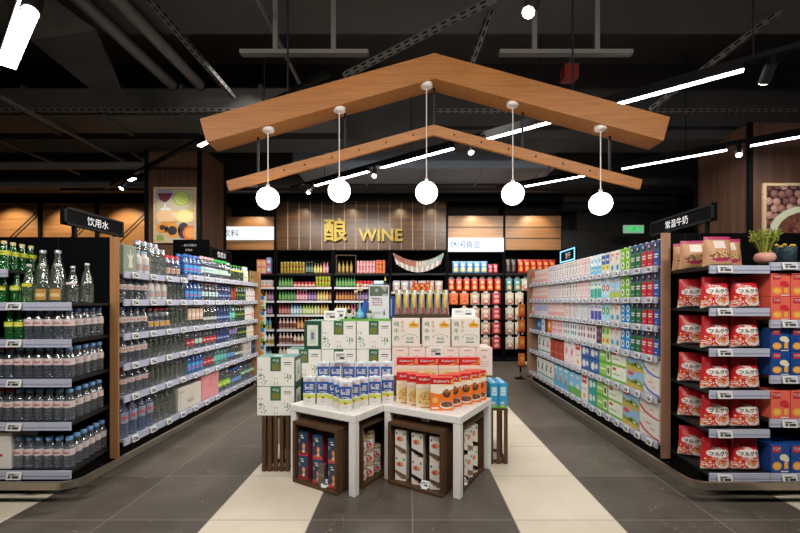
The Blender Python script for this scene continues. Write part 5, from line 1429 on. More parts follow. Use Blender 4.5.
# price cards
CARD = paint('#e8e7e5', .4)
def price_card(x, y, z, rz, w, h, label, tilt=.35, stand=True):
    o = empty('price_card', (x, y, z), label, 'card', None, rz)
    b = MB(); b.box(-w / 2, w / 2, -.004, .004, 0, h, CARD, .002); f = front(w, .008)
    b.rect(f, -w * .4, h * .15, w * .4, h * .85, paint('#c9cac8'), 1)
    for i, (a, c_) in enumerate(((-.35, .3), (-.35, .05))): b.rect(f, w * a, h * (.66 - i * .14), w * c_, h * (.72 - i * .14), INK, 2)
    b.rect(f, -w * .05, h * .24, w * .34, h * .44, INK, 2)
    q = link('card', b.mesh('card'), o, (0, 0, .006)); q.rotation_euler = (-tilt, 0, 0)
    s = MB(); s.box(-w * .35, w * .35, -.01, .022, 0, .007, CARD, .001); s.box(-w * .1, w * .1, .012, .018, .004, h * .55, CARD); link('stand', s.mesh('stand'), o)
p = at(fcen(TF[0]), TH, .085, -FD / 2 + .012); price_card(p[0], p[1], .026, TH + .25, .055, .045, 'white price card on the snack pack crate floor', .5)
p = at(fcen(TF[1]), TH, .075, -FD / 2 + .012); price_card(p[0], p[1], .026, TH + .1, .06, .045, 'white price card on the front tea crate floor', .5)
p = at(scen(TF[1]), TH + pi / 2, -.148, -SD / 2 + .005); price_card(p[0], p[1], .026, TH + pi / 2 - .2, .045, .04, 'white price card on the sideways tea crate floor', .5)
p = at(scen(TF[0]), TH + pi / 2, -.115, -.03); price_card(p[0], p[1], .024 + .0975 * 3, TH + pi / 2 - .5, .05, .04, 'white price card on top of the stacked jars', .5)

# milk cartons on the first table
DBL = paint('#2f55a4', .4)
def dy(b, f, w, h):
    b.rect(f, -w / 2, h * .42, w / 2, h * .84, DBL); b.rect(f, -w / 2, h * .84, w / 2, h * .99, paint('#c3d2e6'))
    b.ell(f, 0, h * .89, w * .22, h * .045, paint('#d99a86'), 2)
    b.text(f, '德亚', 0, h * .65, h * .22, WT, 3, .03, width=w * .78); b.rect(f, -w * .3, h * .45, w * .3, h * .475, WT, 2)
    b.rect(f, -w / 2, h * .24, w / 2, h * .42, paint('#c8d04a')); b.poly(f, [(-w / 2, h * .42), (-w * .1, h * .38), (w * .2, h * .44), (w / 2, h * .4), (w / 2, h * .36), (-w / 2, h * .36)], paint('#dfe6ea'), 2)
    b.rect(f, -w * .1, h * .26, w * .1, h * .28, INK, 2); b.rect(f, -w * .1, h * .235, w * .1, h * .26, RED, 2); b.rect(f, -w * .1, h * .21, w * .1, h * .235, paint('#e0b030'), 2)
    b.rect(f, -w * .2, h * .1, w * .2, h * .115, paint('#9a9aa0'), 2)
K['dy'] = carton('milk_carton', .085, .058, .195, WT, dy, paint('#e9edf2', .4))
spots = [(-.43, 2.705, 'foremost, at the tip of the wedge'), (-.48, 2.775, 'second back on the water side of the wedge'), (-.53, 2.845, 'third back on the water side of the wedge'), (-.62, 2.876, 'fourth back on the water side of the wedge'), (-.718, 2.876, 'outermost on the water side of the wedge'),
         (-.385, 2.776, 'second back on the cereal side of the wedge'), (-.333, 2.836, 'third back on the cereal side of the wedge'), (-.245, 2.876, 'fourth back on the cereal side of the wedge'), (-.156, 2.936, 'outermost on the cereal side of the wedge')]
# keep every carton on the table and clear of its neighbours
for i, (x, y, nm) in enumerate(spots):
    K['dy'].put((x, y + .029, TZt + .001), 0, 'blue and white milk carton %s' % nm, 'milk cartons on the white table')

o = tag(link('carton_tray', MB().box(-.70, -.125, 3.005, 3.075, TZt + .001, TZt + .086, paint('#e3e6ea', .5), .003).mesh('carton_tray')), 'pale tray lifting the back row of blue milk cartons', 'tray')
for i, x in enumerate((-.645, -.55, -.455, -.36, -.265, -.17)):
    K['dy'].put((x, 3.04, TZt + .087), 0, '%s blue milk carton of the raised back row, counted from the green boxes' % ORD[i], 'milk cartons in the raised row')
price_card(-.51, 2.97, TZt + .29, 0, .088, .072, 'white price card held above the blue milk cartons', .15)
k = MB(); k.box(-.513, -.507, 2.985, 2.991, TZt, TZt + .30, CARD); tag(link('card_post', k.mesh('card_post')), 'thin white post carrying the price card among milk cartons', 'post')
# cereal boxes on the second table
KRED = paint('#c8202c', .4)
def kell(chok):
    def f(b, fr, w, h):
        if chok:
            b.rect(fr, -w / 2, 0, w / 2, h * .62, paint('#e8782a'), 1)
            b.poly(fr, [(-w / 2, h * .55), (-w * .1, h * .5), (w * .5, h * .66), (w / 2, h * .8), (-w / 2, h * .8)], paint('#efe3d0'), 2)
            b.ell(fr, w * .2, h * .52, w * .17, h * .13, paint('#5a3524'), 3); b.ell(fr, w * .2, h * .55, w * .1, h * .07, paint('#8a5a3a'), 4); b.ell(fr, w * .13, h * .6, w * .04, h * .03, paint('#c99a6a'), 5); b.ell(fr, w * .27, h * .6, w * .04, h * .03, paint('#c99a6a'), 5)
            b.ell(fr, w * .2, h * .17, w * .3, h * .12, paint('#e6d6c8'), 3); b.ell(fr, w * .2, h * .19, w * .26, h * .09, paint('#6a4230'), 4)
            random.seed(5)
            for i in range(16): b.ell(fr, w * (.2 + random.uniform(-.22, .22)), h * (.2 + random.uniform(-.06, .06)), w * .04, h * .02, paint(random.choice(['#8a5a40', '#4a2a20', '#a8785a'])), 5, 8)
            b.rect(fr, -w * .45, h * .05, -w * .15, h * .1, paint('#f0e8d8'), 3); b.ell(fr, -w * .3, h * .32, w * .13, h * .09, paint('#f0b060'), 2)
        else:
            b.rect(fr, -w / 2, 0, w / 2, h * .74, paint('#e3d3ae'), 1)
            b.ell(fr, 0, h * .3, w * .44, h * .24, paint('#d9bc72'), 2)
            random.seed(6)
            for i in range(60): b.ell(fr, w * random.uniform(-.38, .38), h * (.3 + random.uniform(-.19, .19)), w * .035, h * .018, paint(random.choice(['#e6cf8a', '#b98a3a', '#c9402f', '#f0e0b0', '#8a6a3a', '#d8a850'])), 3 + i % 3, 8)
            b.rect(fr, -w / 2, h * .62, w / 2, h * .74, paint('#e8dccb'), 4); b.rect(fr, -w * .3, 0, w * .3, h * .04, paint('#b98a5a'), 4)
        b.rect(fr, -w / 2, h * .8, w / 2, h, KRED, 3)
        b.text(fr, "Kellogg's", -w * .02, h * .885, h * .1, WT, 5, .02, width=w * .66)
        b.rect(fr, w * .38, h * .82, w * .49, h * .95, paint('#d9a03a'), 5)
        b.poly(fr, [(-w * .1, h * .74), (w * .5, h * .8), (w * .2, h * .8)], paint('#f0c860'), 4)
    return f
CTOP = paint('#dd4a3a', .4)
K['choc'] = carton('cereal_box', .157, .055, .222, paint('#d9472f', .4), kell(True), cat='box')
K['gran'] = carton('cereal_box', .157, .055, .222, paint('#d8402f', .4), kell(False), cat='box')
for k, x, y, lab in (('choc', .224, 2.715, 'orange chocolate cereal box foremost at the table corner'), ('choc', .29, 2.806, 'orange chocolate cereal box just behind the foremost one'), ('choc', .378, 2.873, 'orange chocolate cereal box third along the right arm of the wedge'), ('choc', .452, 2.937, 'orange chocolate cereal box fourth along the right arm of the wedge'), ('choc', .502, 3.0, 'orange chocolate cereal box last along the arm, nearest the blue cartons'),
                 ('gran', .127, 2.782, 'pale granola cereal box nearest the foremost orange box'), ('gran', .064, 2.845, 'pale granola cereal box in the middle of its three'), ('gran', -.012, 2.908, 'pale granola cereal box nearest the blue milk cartons')):
    K[k].put((x, y + .028, TZt + .001), 0, lab, 'cereal boxes on the white table')
tag(link('carton_tray', MB().box(-.1, .55, 3.066, 3.125, TZt + .001, TZt + .086, paint('#d8cfc6', .5), .003).mesh('carton_tray')), 'beige tray lifting the back row of cereal boxes', 'tray')
for i in range(4):
    K['gran'].put((-.016 + i * .161, 3.097, TZt + .087), 0, '%s pale cereal box of the raised back row, counted from the milk cartons' % ORD[i], 'cereal boxes in the raised row')
price_card((436 - 409) * 3.3 / FPX, 3.3, .806, 0, .108, .09, 'white price card before the pink cartons behind the cereal', .1)
k = MB(); k.box(.22, .228, 3.305, 3.311, TZt, .81, CARD); tag(link('card_post', k.mesh('card_post')), 'thin white post carrying the price card behind the cereal', 'post')

# ------------------------------------------------------------------ central display: stacked cartons
MG, MGD, MT = paint('#2f6a48', .45), paint('#1d4a35', .45), paint('#6f9a92', .5)
MW = paint('#ebe9e3', .5)
def gmilk(b, f, w, h):
    b.rect(f, -w * .14, h * .52, w * .14, h, MG, 1); b.text(f, '每日', 0, h * .88, h * .1, WT, 3, .02, width=w * .16); b.rect(f, -w * .1, h * .56, w * .1, h * .78, paint('#7a7a3a'), 2)
    b.rect(f, w * .22, h * .8, w * .42, h * .83, INK, 1); b.rect(f, w * .22, h * .74, w * .42, h * .76, paint('#6a6a66'), 1)
    for i in (-.035, .045): b.rect(f, w * (i - .012), h * .05, w * (i + .014), h * .3, paint('#b9a878'), 1); b.rect(f, w * (i - .012), h * .14, w * (i + .014), h * .26, paint('#e9e6dc'), 2)
    random.seed(11)
    for sx, sy in ((-.4, .35), (.38, .3), (-.3, .2), (.28, .42), (-.44, .5)):
        for i in range(7):
            x, y = w * (sx + random.uniform(-.07, .07)), h * (sy + random.uniform(-.12, .12))
            if abs(x) < w * .47: b.ell(f, x, y, w * .018, h * .03, paint(random.choice(['#6f9a7a', '#4a7a5a', '#9ab8a0'])), 1, 8)
    b.rect(f, -w / 2, 0, w / 2, h * .012, MG, 1)
def gside(b, f, w, h):
    b.rect(f, -w / 2, 0, w / 2, h, MGD, 1); b.rect(f, -w * .32, h * .12, w * .32, h * .86, paint('#d9ddd2'), 2); b.rect(f, -w * .18, h * .2, w * .18, h * .7, paint('#c3cbbd'), 3); b.rect(f, -.012, h * .35, .012, h * .6, paint('#6a7a9a'), 4)
def mkgreen(w, d, h):
    k = carton('milk_case', w, d, h, MW, gmilk, cat='case', side=gside)
    return k
def with_top(kind, m):       # coloured lid
    me = kind.root
    return kind
def case(nm, w, d, h, label, x, y, z, rz=0.0):
    b = MB(); b.box(-w / 2, w / 2, -d / 2, d / 2, 0, h, MW, .003); gmilk(b, front(w, d), w, h); gside(b, rside(w, d), d, h); gside(b, lside(w, d), d, h)
    tf = topf(h); b.rect(tf, -w * .497, -d * .497, w * .497, d * .497, MT, 1); b.rect(tf, -w * .49, -d * .49, -w * .44, d * .49, paint('#8fb3aa'), 2); b.rect(tf, -w * .12, -d * .3, w * .12, -d * .05, paint('#e3e6de'), 2)
    key = 'case%.3f%.3f%.3f' % (w, d, h)
    if key not in K: K[key] = Kind('milk_case', 'case', b, [], w, d, h)
    return K[key].put((x, y, z), rz, label, 'green and white milk cases')
SY = 3.45
for c_, x in enumerate((-.9085, -.607, -.304)):
    for r in (1, 2):
        if r == 2 and c_ == 0: continue
        case('', .298, .2, .2425, 'green and white milk case, %s layer of the main stack, %s' % (['bottom', 'middle', 'top'][r], ['column nearest the water rack', 'middle column', 'column beside the orange-print cases'][c_]), x, SY + .1, .3755 + r * .2435)
case('', .298, .146, .2425, 'milk case turned end-on showing its dark green end', -.832, SY + .152, .3755 + 2 * .2435, pi / 2)
for r in range(2):
    case('', .28, .2, .2185, 'green and white milk case, %s one on the slatted crate' % ['lower', 'upper'][r], -.997, 3.09, .4195 + r * .2195)
def omilk(b, f, w, h):
    for i, ch in enumerate('纯牛奶'): b.text(f, ch, -w * .33, h * (.8 - i * .24), h * .17, paint('#4f8a5a'), 2, .01)
    for i, ch in enumerate('爱克林'): b.text(f, ch, -w * .12, h * (.85 - i * .14), h * .11, paint('#d9a878'), 2, .01)
    b.poly(f, [(w * .12, h * .68), (w * .44, h * .68), (w * .46, h * .8), (w * .32, h * .82), (w * .28, h * .94), (w * .2, h * .84), (w * .1, h * .8)], paint('#e8ae2c'), 1); b.rect(f, w * .18, h * .76, w * .38, h * .78, INK, 2)
    for i in range(16):
        a = pi * i / 15; b.ell(f, w * (.14 + .26 * cos(a)), h * (.34 + .1 * sin(a)), w * .022, h * .012, paint('#8aab8a'), 1, 6)
    b.text(f, '牧场', w * .14, h * .3, h * .12, paint('#4f8a5a'), 2, 0); b.rect(f, -w * .0, h * .16, w * .28, h * .2, paint('#4f8a5a'), 1); b.rect(f, -w * .46, h * .04, w * .1, h * .055, paint('#b9b4a8'), 1)
K['orange'] = carton('milk_case', .244, .2, .253, paint('#eae3da', .5), omilk, cat='case')
for i, x in enumerate((-.027, .236, .49)): K['orange'].put((x, SY + .1, .8785), 0, 'white milk case with yellow badge and green characters, %s' % ['beside the green cases', 'middle of three', 'end one under the acrylic card'][i], 'badge-printed milk cases')
def pkcase(b, f, w, h):
    b.rect(f, -w * .2, h * .88, w * .2, h * .91, paint('#b8837a')); b.ell(f, 0, h * .66, w * .14, h * .06, paint('#d9b0a4'))
    for i in range(4): b.rect(f, -w * .36, h * (.5 - i * .06), w * (.3 - .08 * (i % 2)), h * (.515 - i * .06), paint('#c9a096'))
K['pcase'] = carton('pale_pink_case', .143, .3, .243, paint('#ecd9d0', .5), pkcase, cat='case')
for i in range(6): K['pcase'].put((-.0765 + i * .145, SY + .15, .634), 0, '%s pale pink case, counted from the green cases' % ORD[i], 'pale pink cases')
def slat_crate(x0, x1, y0, y1, h, label, n, sw=.028):
    o = empty('slatted_crate', ((x0 + x1) / 2, (y0 + y1) / 2, 0), label, 'crate', 'wooden crates of the display')
    w = x1 - x0
    for k in range(n):
        a = x0 + (w - sw) * k / (n - 1)
        b = MB(); b.box(a, a + sw, y0, y0 + .012, .005, h, CRATEV, .001); wpart('slat', b, o)
        if k % 2 == 0: b = MB(); b.box(a, a + sw, y1 - .012, y1, .005, h, CRATEV, .001); wpart('slat', b, o)
    for z in (.0, h - .03):
        for (a, c_, d_, e_) in ((x0, x1, y0 + .012, y0 + .034), (x0, x1, y1 - .034, y1 - .012)):
            b = MB(); b.box(a, c_, d_, e_, z + .01, z + .028, CRATE, .001); wpart('rail', b, o)
        for a in (x0, x1 - .02): b = MB(); b.box(a, a + .02, y0 + .034, y1 - .034, z + .01, z + .028, CRATE, .001); wpart('rail', b, o)
    for t in (0, 2):
        a = y0 + .05 + (y1 - y0 - .14) * t / 2
        for xs in ((x0, x0 + .01), (x1 - .01, x1)): b = MB(); b.box(xs[0], xs[1], a, a + .03, .005, h, CRATEV, .001); wpart('slat', b, o)
    b = MB(); b.box(x0 + .01, x1 - .01, y0 + .012, y1 - .012, h - .002, h, CRATE); wpart('top_board', b, o)
slat_crate(-1.1, -.895, 2.99, 3.18, .4185, 'tall slatted brown crate under the green milk cases', 5)
slat_crate(.63, .772, 3.126, 3.4, .438, 'tall slatted brown crate under the blue cartons', 3)
tag(link('display_plinth', MB().box(-1.07, -.152, SY + .004, SY + .196, 0, .6185, paint('#17120f', .6), .003).mesh('display_plinth')), 'dark plinth lifting the green milk cases behind the white tables', 'plinth')
tag(link('display_plinth', MB().box(-.148, .715, SY + .004, SY + .296, 0, .633, paint('#5d4330', .6), .003).mesh('display_plinth')), 'brown plinth under the pale pink cases behind the white tables', 'plinth')
def bluec(b, f, w, h):
    b.rect(f, -w / 2, 0, w / 2, h * .12, paint('#6aa84a')); b.rect(f, -w * .3, h * .5, w * .3, h * .85, paint('#bfe0ee')); b.rect(f, -w * .25, h * .08, w * .1, h * .26, WT, 2); b.rect(f, -w * .2, h * .12, w * .05, h * .16, INK, 3); b.rect(f, -w * .2, h * .6, w * .2, h * .63, paint('#5a9ab8'), 2)
K['bluec'] = carton('drink_carton', .066, .055, .195, paint('#2f9ccc', .4), bluec, paint('#cfe4ee', .4))
for r in range(4):
    for i in range(2): K['bluec'].put((.667 + i * .07, 3.158 + r * .06, .439), 0, 'bright blue drink carton, %s row, %s' % (['front', 'second', 'third', 'rear'][r], ['beside the cereal boxes', 'on the aisle edge'][i]), 'blue cartons on the slatted crate')

# --- things on top of the green cases
TOPZ = .3755 + 3 * .2435 + .0006
GR = [paint('#5aa838', .7), paint('#78c048', .7), paint('#4a9232', .7)]
random.seed(4)
b = MB(); b.box(-.6, -.16, 3.46, 3.63, TOPZ, TOPZ + .012, GR[1])
for i in range(1500):
    x, y, a = random.uniform(-.598, -.162), random.uniform(3.462, 3.628), random.uniform(0, 6.28); hh = random.uniform(.004, .008)
    b.add([(x - .002 * cos(a), y - .002 * sin(a), TOPZ + .012), (x + .002 * cos(a), y + .002 * sin(a), TOPZ + .012), (x + random.uniform(-.005, .005), y + random.uniform(-.005, .005), TOPZ + .012 + hh)], [(0, 1, 2)], GR[i % 3])
tag(link('grass_mat', b.mesh('grass_mat')), 'artificial green grass mat on top of the milk cases', 'mat')
GZ = TOPZ + .0125
def small_pot(px, y, label, mats, hgt, seed, spiky):
    x = (px - 409) * y / FPX
    o = empty('potted_plant', (x, y, GZ), label, 'plant', 'small white pots on the grass mat')
    b = MB(); b.lathe([(0, 0), (.02, 0), (.027, .05), (.0275, .052), (.024, .052), (.022, .044), (0, .044)], 16, WHITE2, (x, y, GZ)); wpart('pot', b, o)
    b = MB(); plant_tuft(b, (x, y, GZ + .044), 60, hgt, .03, mats, .004 if spiky else .007, seed); wpart('foliage', b, o)
DG = [paint('#2c4a34', .6), paint('#1f3a2a', .6), paint('#44664a', .6)]
small_pot(349.5, 3.49, 'small white pot with dark spiky plant nearest the tilted price card', DG, .045, 1, True)
small_pot(357, 3.585, 'small white pot with dark plant half hidden behind the blue vase', DG, .06, 2, True)
small_pot(369.5, 3.49, 'small white pot with olive green plant beside the poster stand', [paint('#7f8a2a', .6), paint('#5f7a24', .6)], .035, 3, False)
x, y = (359.7 - 409) * 3.49 / FPX, 3.49
o = empty('bud_vase', (x, y, GZ), 'sky blue bottle-shaped vase holding pale flowers', 'vase')
b = MB(); b.lathe([(0, 0), (.022, 0), (.034, .014), (.038, .034), (.03, .056), (.014, .076), (.0085, .1), (.0075, .14), (.0095, .146), (.006, .146), (.006, .1), (0, .09)], 20, paint('#79b9cf', .3), (x, y, GZ)); wpart('vase_body', b, o)
b = MB(); random.seed(9)
for i, (dx, dz) in enumerate(((.004, .3), (-.03, .24), (.012, .26))):
    b.tube([(x, y, GZ + .12), (x + dx * .5, y, GZ + .12 + (dz - .12) * .6), (x + dx, y, GZ + dz)], .0018, 5, paint('#b08a4a', .6))
    for q in range(6):
        a = q * 1.05; c_ = (x + dx + .011 * cos(a), y + .011 * sin(a), GZ + dz + random.uniform(-.01, .012))
        b.lathe([(0, -.009), (.009, -.002), (.008, .006), (0, .01)], 7, paint('#dcae5a' if i == 0 else '#d9c49a', .6), c_)
wpart('flowers', b, o)
x = (364.5 - 409) * 3.6 / FPX
b = MB(); y = 3.58; fr0 = plane_frame((x, y, GZ), (1, 0, 0), (0, 0, 1), (0, -1, 0)); fr1 = plane_frame((x, y + .01, GZ), (1, 0, 0), (0, 0, 1), (0, -1, 0))
drop = [(-.04, 0), (.045, 0), (.05, .03), (.045, .07), (.035, .11), (.03, .165), (-.005, .165), (-.02, .11), (-.045, .07), (-.05, .03)]
b.prism(drop, fr1, fr0, paint('#3f6fc4', .3))
tag(link('cutout_sign', b.mesh('cutout_sign')), 'blue bottle-shaped cut-out standing behind the sky blue vase', 'sign')
# poster in a clear stand
x0, x1 = (369 - 409) * 3.53 / FPX, (389 - 409) * 3.53 / FPX; zt = EYE + (302 - 285.2) * 3.53 / FPX
o = empty('poster_stand', ((x0 + x1) / 2, 3.53, GZ), 'pale blue-grey poster in a clear stand on the grass mat', 'poster')
b = MB(); b.box(x0, x1, 3.528, 3.532, GZ + .004, zt, paint('#dfe5ea', .4)); f = plane_frame(((x0 + x1) / 2, 3.528, GZ), (1, 0, 0), (0, 0, 1), (0, -1, 0)); H = zt - GZ; w = x1 - x0
b.rect(f, -w * .46, H * .68, w * .46, H * .97, paint('#5a6a5a'), 1); b.ell(f, -w * .12, H * .85, w * .08, H * .05, paint('#a8b0a4'), 2); b.poly(f, [(w * .05, H * .97), (w * .44, H * .97), (w * .3, H * .8)], paint('#a8a49a'), 2); b.rect(f, w * .16, H * .68, w * .46, H * .74, paint('#aab8c4'), 2)
for i in range(4):
    for j in range(3): b.ell(f, w * (-.28 + i * .13), H * (.42 + j * .07), w * .06, H * .03, paint(['#c9a4a8', '#b98a94', '#c0aab4'][(i + j) % 3]), 1, 8)
b.rect(f, -w * .4, H * .6, w * .1, H * .62, INK, 1); b.rect(f, -w * .3, H * .2, w * .3, H * .21, paint('#5a6470'), 1); b.rect(f, -w * .3, H * .16, w * .1, H * .17, paint('#5a6470'), 1); b.poly(f, [(w * .2, H * .12), (w * .32, H * .12), (w * .26, H * .3)], paint('#6a7078'), 1)
wpart('print', b, o)
b = MB(); b.box(x0 - .012, x1 + .012, 3.534, 3.538, GZ + .004, zt + .015, ACRYL); b.box(x0 - .012, x1 + .012, 3.5, 3.56, GZ, GZ + .004, ACRYL); wpart('holder', b, o)
b = MB(); b.box(x1 + .005, x1 + .058, 3.55, 3.553, GZ, GZ + .205, paint('#33488f', .35)); b.rect(plane_frame((x1 + .03, 3.55, GZ), (1, 0, 0), (0, 0, 1), (0, -1, 0)), -.016, .03, -.004, .18, paint('#8fa4d8'), 1)
tag(link('display_card', b.mesh('display_card')), 'blue upright card beside the poster stand', 'card')
price_card((330.5 - 409) * 3.48 / FPX, 3.475, TOPZ, .12, .11, .082, 'white framed price card at the end of the grass mat', .3)
price_card((338 - 409) * 3.6 / FPX, 3.58, TOPZ, -.2, .115, .13, 'grey tilted card holder behind the white price card', .7)
# drink pouches with acrylic on the badge-printed cases
OZ = .8785 + .254
b = MB(); b.box(-.135, .355, 3.47, 3.6, OZ, OZ + .018, CRATE, .002); tag(link('wooden_tray', b.mesh('wooden_tray')), 'thin brown wooden tray under the silver drink pouches', 'tray')
sv, yl, rd, ol = paint('#a9a6a2', .3, .4), paint('#d8b42a', .4), paint('#c03a2a', .4), paint('#8a8a34', .4)
def dp(u, v):
    if v > .86: return ol if u < .5 else sv
    c_ = .62 - .5 * (v - .2)
    if .34 < v < .72 and abs(u - c_) < .17: return yl
    if .06 < v < .42 and abs(u - c_ - .05) < .14 - .1 * abs(v - .24): return rd
    if .66 < v < .8 and u < .62: return ol if u < .3 else yl
    return sv
K['dpouch'] = pouch('drink_pouch', .072, .225, .045, dp, sv, 14, 22, [], flat=.25, cat='pouch')
for i in range(7):
    K['dpouch'].put((-.095 + i * .069, 3.535, OZ + .019), 0, '%s silver drink pouch on the wooden tray, counted from the poster stand' % ORD[i], 'silver drink pouches')
x, y, z = P(421, 286, 3.62)
b = MB(); b.box(x - .006, x + .006, y, y + .006, OZ, z, CRATEV); fr0 = plane_frame((x, y, z), (1, 0, 0), (0, 0, 1), (0, -1, 0)); fr1 = plane_frame((x, y + .006, z), (1, 0, 0), (0, 0, 1), (0, -1, 0))
b.prism([(-.09, -.05), (.09, -.05), (.085, .0), (.09, .055), (.05, .02), (.0, .03), (-.04, .02), (-.075, .06), (-.08, .0)], fr1, fr0, paint('#d0452a', .5))
for q in range(10): b.ell(fr0, -.075 + .017 * q, .0 + .012 * (q % 3) - .02, .014, .012, paint(['#e89a3a', '#c83a28', '#e8c04a'][q % 3]), 2, 8)
tag(link('paper_sign', b.mesh('paper_sign')), 'red and orange cut-paper sign on a stick behind the drink pouches', 'sign')
price_card((463 - 409) * 3.5 / FPX, 3.48, OZ, -.15, .2, .115, 'wide white card in clear holder on the end milk case', .9)
# ------------------------------------------------------------------ wall shelving
BAYN = ['drinks bay under the left light box', 'first WINE bay', 'second WINE bay', 'garland bay', 'snack bay under its light box', 'bay nearest the exit sign']
BAYS = ['the drinks bay', 'first WINE bay', 'second WINE bay', 'the garland bay', 'the snack bay', 'the exit-sign bay']
BACKY = 8.86
def wall_bay(i, shelves, peg=False):
    x0, x1 = BX[i], BX[i + 1]
    o = empty('wall_shelving', ((x0 + x1) / 2, 8.7, 0), 'black wall shelving, ' + BAYN[i], 'shelving')
    k = MB(); k.box(x0 + .02, x1 - .02, BACKY, BACKY + .03, 0, 2.375, PANEL); wpart('back_board', k, o)
    for x in (x0 + .012, x1 - .028): k = MB(); k.box(x, x + .016, FY, BACKY, 0, 2.375, BLACK); wpart('upright', k, o)
    k = MB(); k.box(x0 + .028, x1 - .028, FY + .03, BACKY, 0, .08, BLACK); wpart('base', k, o)
    k = MB(); k.box(x0 + .02, x1 - .02, FY, BACKY, 2.355, 2.375, BLACK); wpart('top_board', k, o)
    for z in shelves:
        l = o.location
        dark = z > 1.7
        s = MB(); s.box(x0 + .029, x1 - .029, FY + .015, BACKY, z - .02, z, BLACK2 if dark else SHELFW); sh = wpart('shelf', s, o)
        p = MB(); p.box(x0 + .029, x1 - .029, FY + .003, FY + .015, z - .04, z + .004, BLACK2 if dark else paint('#d6d6da', .4)); wpart('price_strip', p, sh, o)
    return o
WZ = [1.875, 1.585, 1.295, 1.0, .685, .372, .09]
for i in range(3): wall_bay(i, WZ)
wall_bay(3, [1.88, 1.485]); wall_bay(4, [1.88]); wall_bay(5, [1.88])
Kw = {}
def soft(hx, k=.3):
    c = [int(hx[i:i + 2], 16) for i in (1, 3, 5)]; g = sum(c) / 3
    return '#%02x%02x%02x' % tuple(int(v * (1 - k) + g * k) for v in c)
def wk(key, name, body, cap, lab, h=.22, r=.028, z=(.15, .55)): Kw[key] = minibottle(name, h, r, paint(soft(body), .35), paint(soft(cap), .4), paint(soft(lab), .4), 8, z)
wk('g', 'juice_bottle', '#2f8a3a', '#1d5a2a', '#7ac05a'); wk('r', 'juice_bottle', '#a82a32', '#5a1a1a', '#e08a7a'); wk('pk', 'juice_bottle', '#d0456a', '#e0a0b0', '#f0b8c4'); wk('pu', 'juice_bottle', '#5f3a78', '#3a2a4a', '#b08ac0'); wk('y', 'juice_bottle', '#d8a82a', '#b07a1a', '#f0dc7a'); wk('o', 'juice_bottle', '#d8742a', '#a84a1a', '#f0b46a'); wk('lb', 'juice_bottle', '#7ab8d8', '#3a7aa8', '#d6ecf4'); wk('lm', 'juice_bottle', '#9ac83a', '#5a8a2a', '#e0f0a0'); wk('w', 'yogurt_bottle', '#dcd8d0', '#b0a89a', '#c8909a'); wk('cy', 'juice_bottle', '#cfc87a', '#5a7a3a', '#e8e4b0'); wk('dr', 'juice_bottle', '#8a3a2a', '#5a2a1a', '#e0903a'); wk('tl', 'milk_drink_bottle', '#7fb8b4', '#c8d8d6', '#dfeae8'); wk('nv', 'milk_drink_bottle', '#24446a', '#16283f', '#8aa8c8'); wk('pw', 'milk_drink_bottle', '#e0b8b0', '#d8d0cc', '#8a4a3a', .24, .035); wk('ob', 'juice_bottle', '#d8822f', '#d86a1a', '#f0a860', .24, .034); wk('br', 'milk_drink_bottle', '#e0c8b0', '#c8b8a8', '#a85a2a', .22, .036, (.05, .35)); wk('wy', 'milk_drink_bottle', '#dcdcd6', '#3a6aa8', '#c8a02a', .24, .034, (.05, .4)); wk('bg', 'milk_drink_bottle', '#4a9ac8', '#2a6aa8', '#a8c04a', .25, .036, (.05, .4)); wk('gold', 'wine_bottle', '#a8842a', '#6a4a1a', '#d8b44a', .27, .03); wk('dkg', 'wine_bottle', '#244a3a', '#8aa89a', '#7a9a84', .25, .026); wk('yb', 'soda_bottle', '#d8c04a', '#2a3a1a', '#3a4a1a', .25, .026); wk('rs', 'soda_bottle', '#d86a7a', '#c04a5a', '#f0a8b0', .25, .03)
Kw['cg'] = tin('drink_can', .03, .125, paint('#a8922f', .35, .3), paint('#b0aca0', .3, .5), paint('#6a8a3a', .4), (.1, .5), 8, stripe=(.2, .4, paint('#c8642a'))); Kw['cy2'] = tin('drink_can', .03, .125, paint('#c8b03a', .35, .3), paint('#a89a6a', .3, .5), paint('#9ab03a', .4), (.3, .7), 8); Kw['cp'] = tin('drink_can', .033, .135, paint('#d88a94', .35), paint('#e0d0d0', .3, .3), paint('#e8b0b4', .4), (.2, .6), 8); Kw['co'] = tin('drink_can', .033, .095, paint('#d8642f', .35), paint('#c8b0a0', .3, .3), paint('#e88a4a', .4), (.2, .6), 8)
Kw['jr'] = tin('jam_jar', .036, .12, paint('#b0302f', .35), paint('#2a2020', .4), paint('#e0c0b4', .4), (.2, .55), 8, cat='jar'); Kw['rw'] = tin('jam_jar', .034, .14, paint('#c82a34', .35), paint('#6a2a20', .4), paint('#e8dcd8', .4), (.15, .5), 8, cat='jar')
def bx(key, name, w, h, base, dr): Kw[key] = carton(name, w, .09, h, paint(base, .4), dr, cat='box')
bx('bxo', 'snack_box', .095, .17, '#d8784a', lambda b, f, w, h: (b.ell(f, 0, h * .5, w * .3, h * .2, paint('#f0d0a0')), b.rect(f, -w / 2, h * .85, w / 2, h, paint('#b83a2a'))))
bx('bxb', 'snack_box', .095, .17, '#8a9ac8', lambda b, f, w, h: (b.ell(f, 0, h * .5, w * .3, h * .2, paint('#e8d8e8')), b.rect(f, -w / 2, 0, w / 2, h * .2, paint('#c84a6a'))))
bx('bxp', 'snack_box', .095, .15, '#e0a8a8', lambda b, f, w, h: (b.ell(f, 0, h * .5, w * .3, h * .25, paint('#e8c84a')), b.rect(f, -w / 2, h * .8, w / 2, h, paint('#d87a4a'))))
bx('bxw', 'snack_box', .08, .15, '#cfcac8', lambda b, f, w, h: (b.rect(f, -w / 2, 0, w / 2, h * .3, paint('#d88a6a')), b.rect(f, -w * .3, h * .5, w * .3, h * .7, paint('#8a9a94'))))
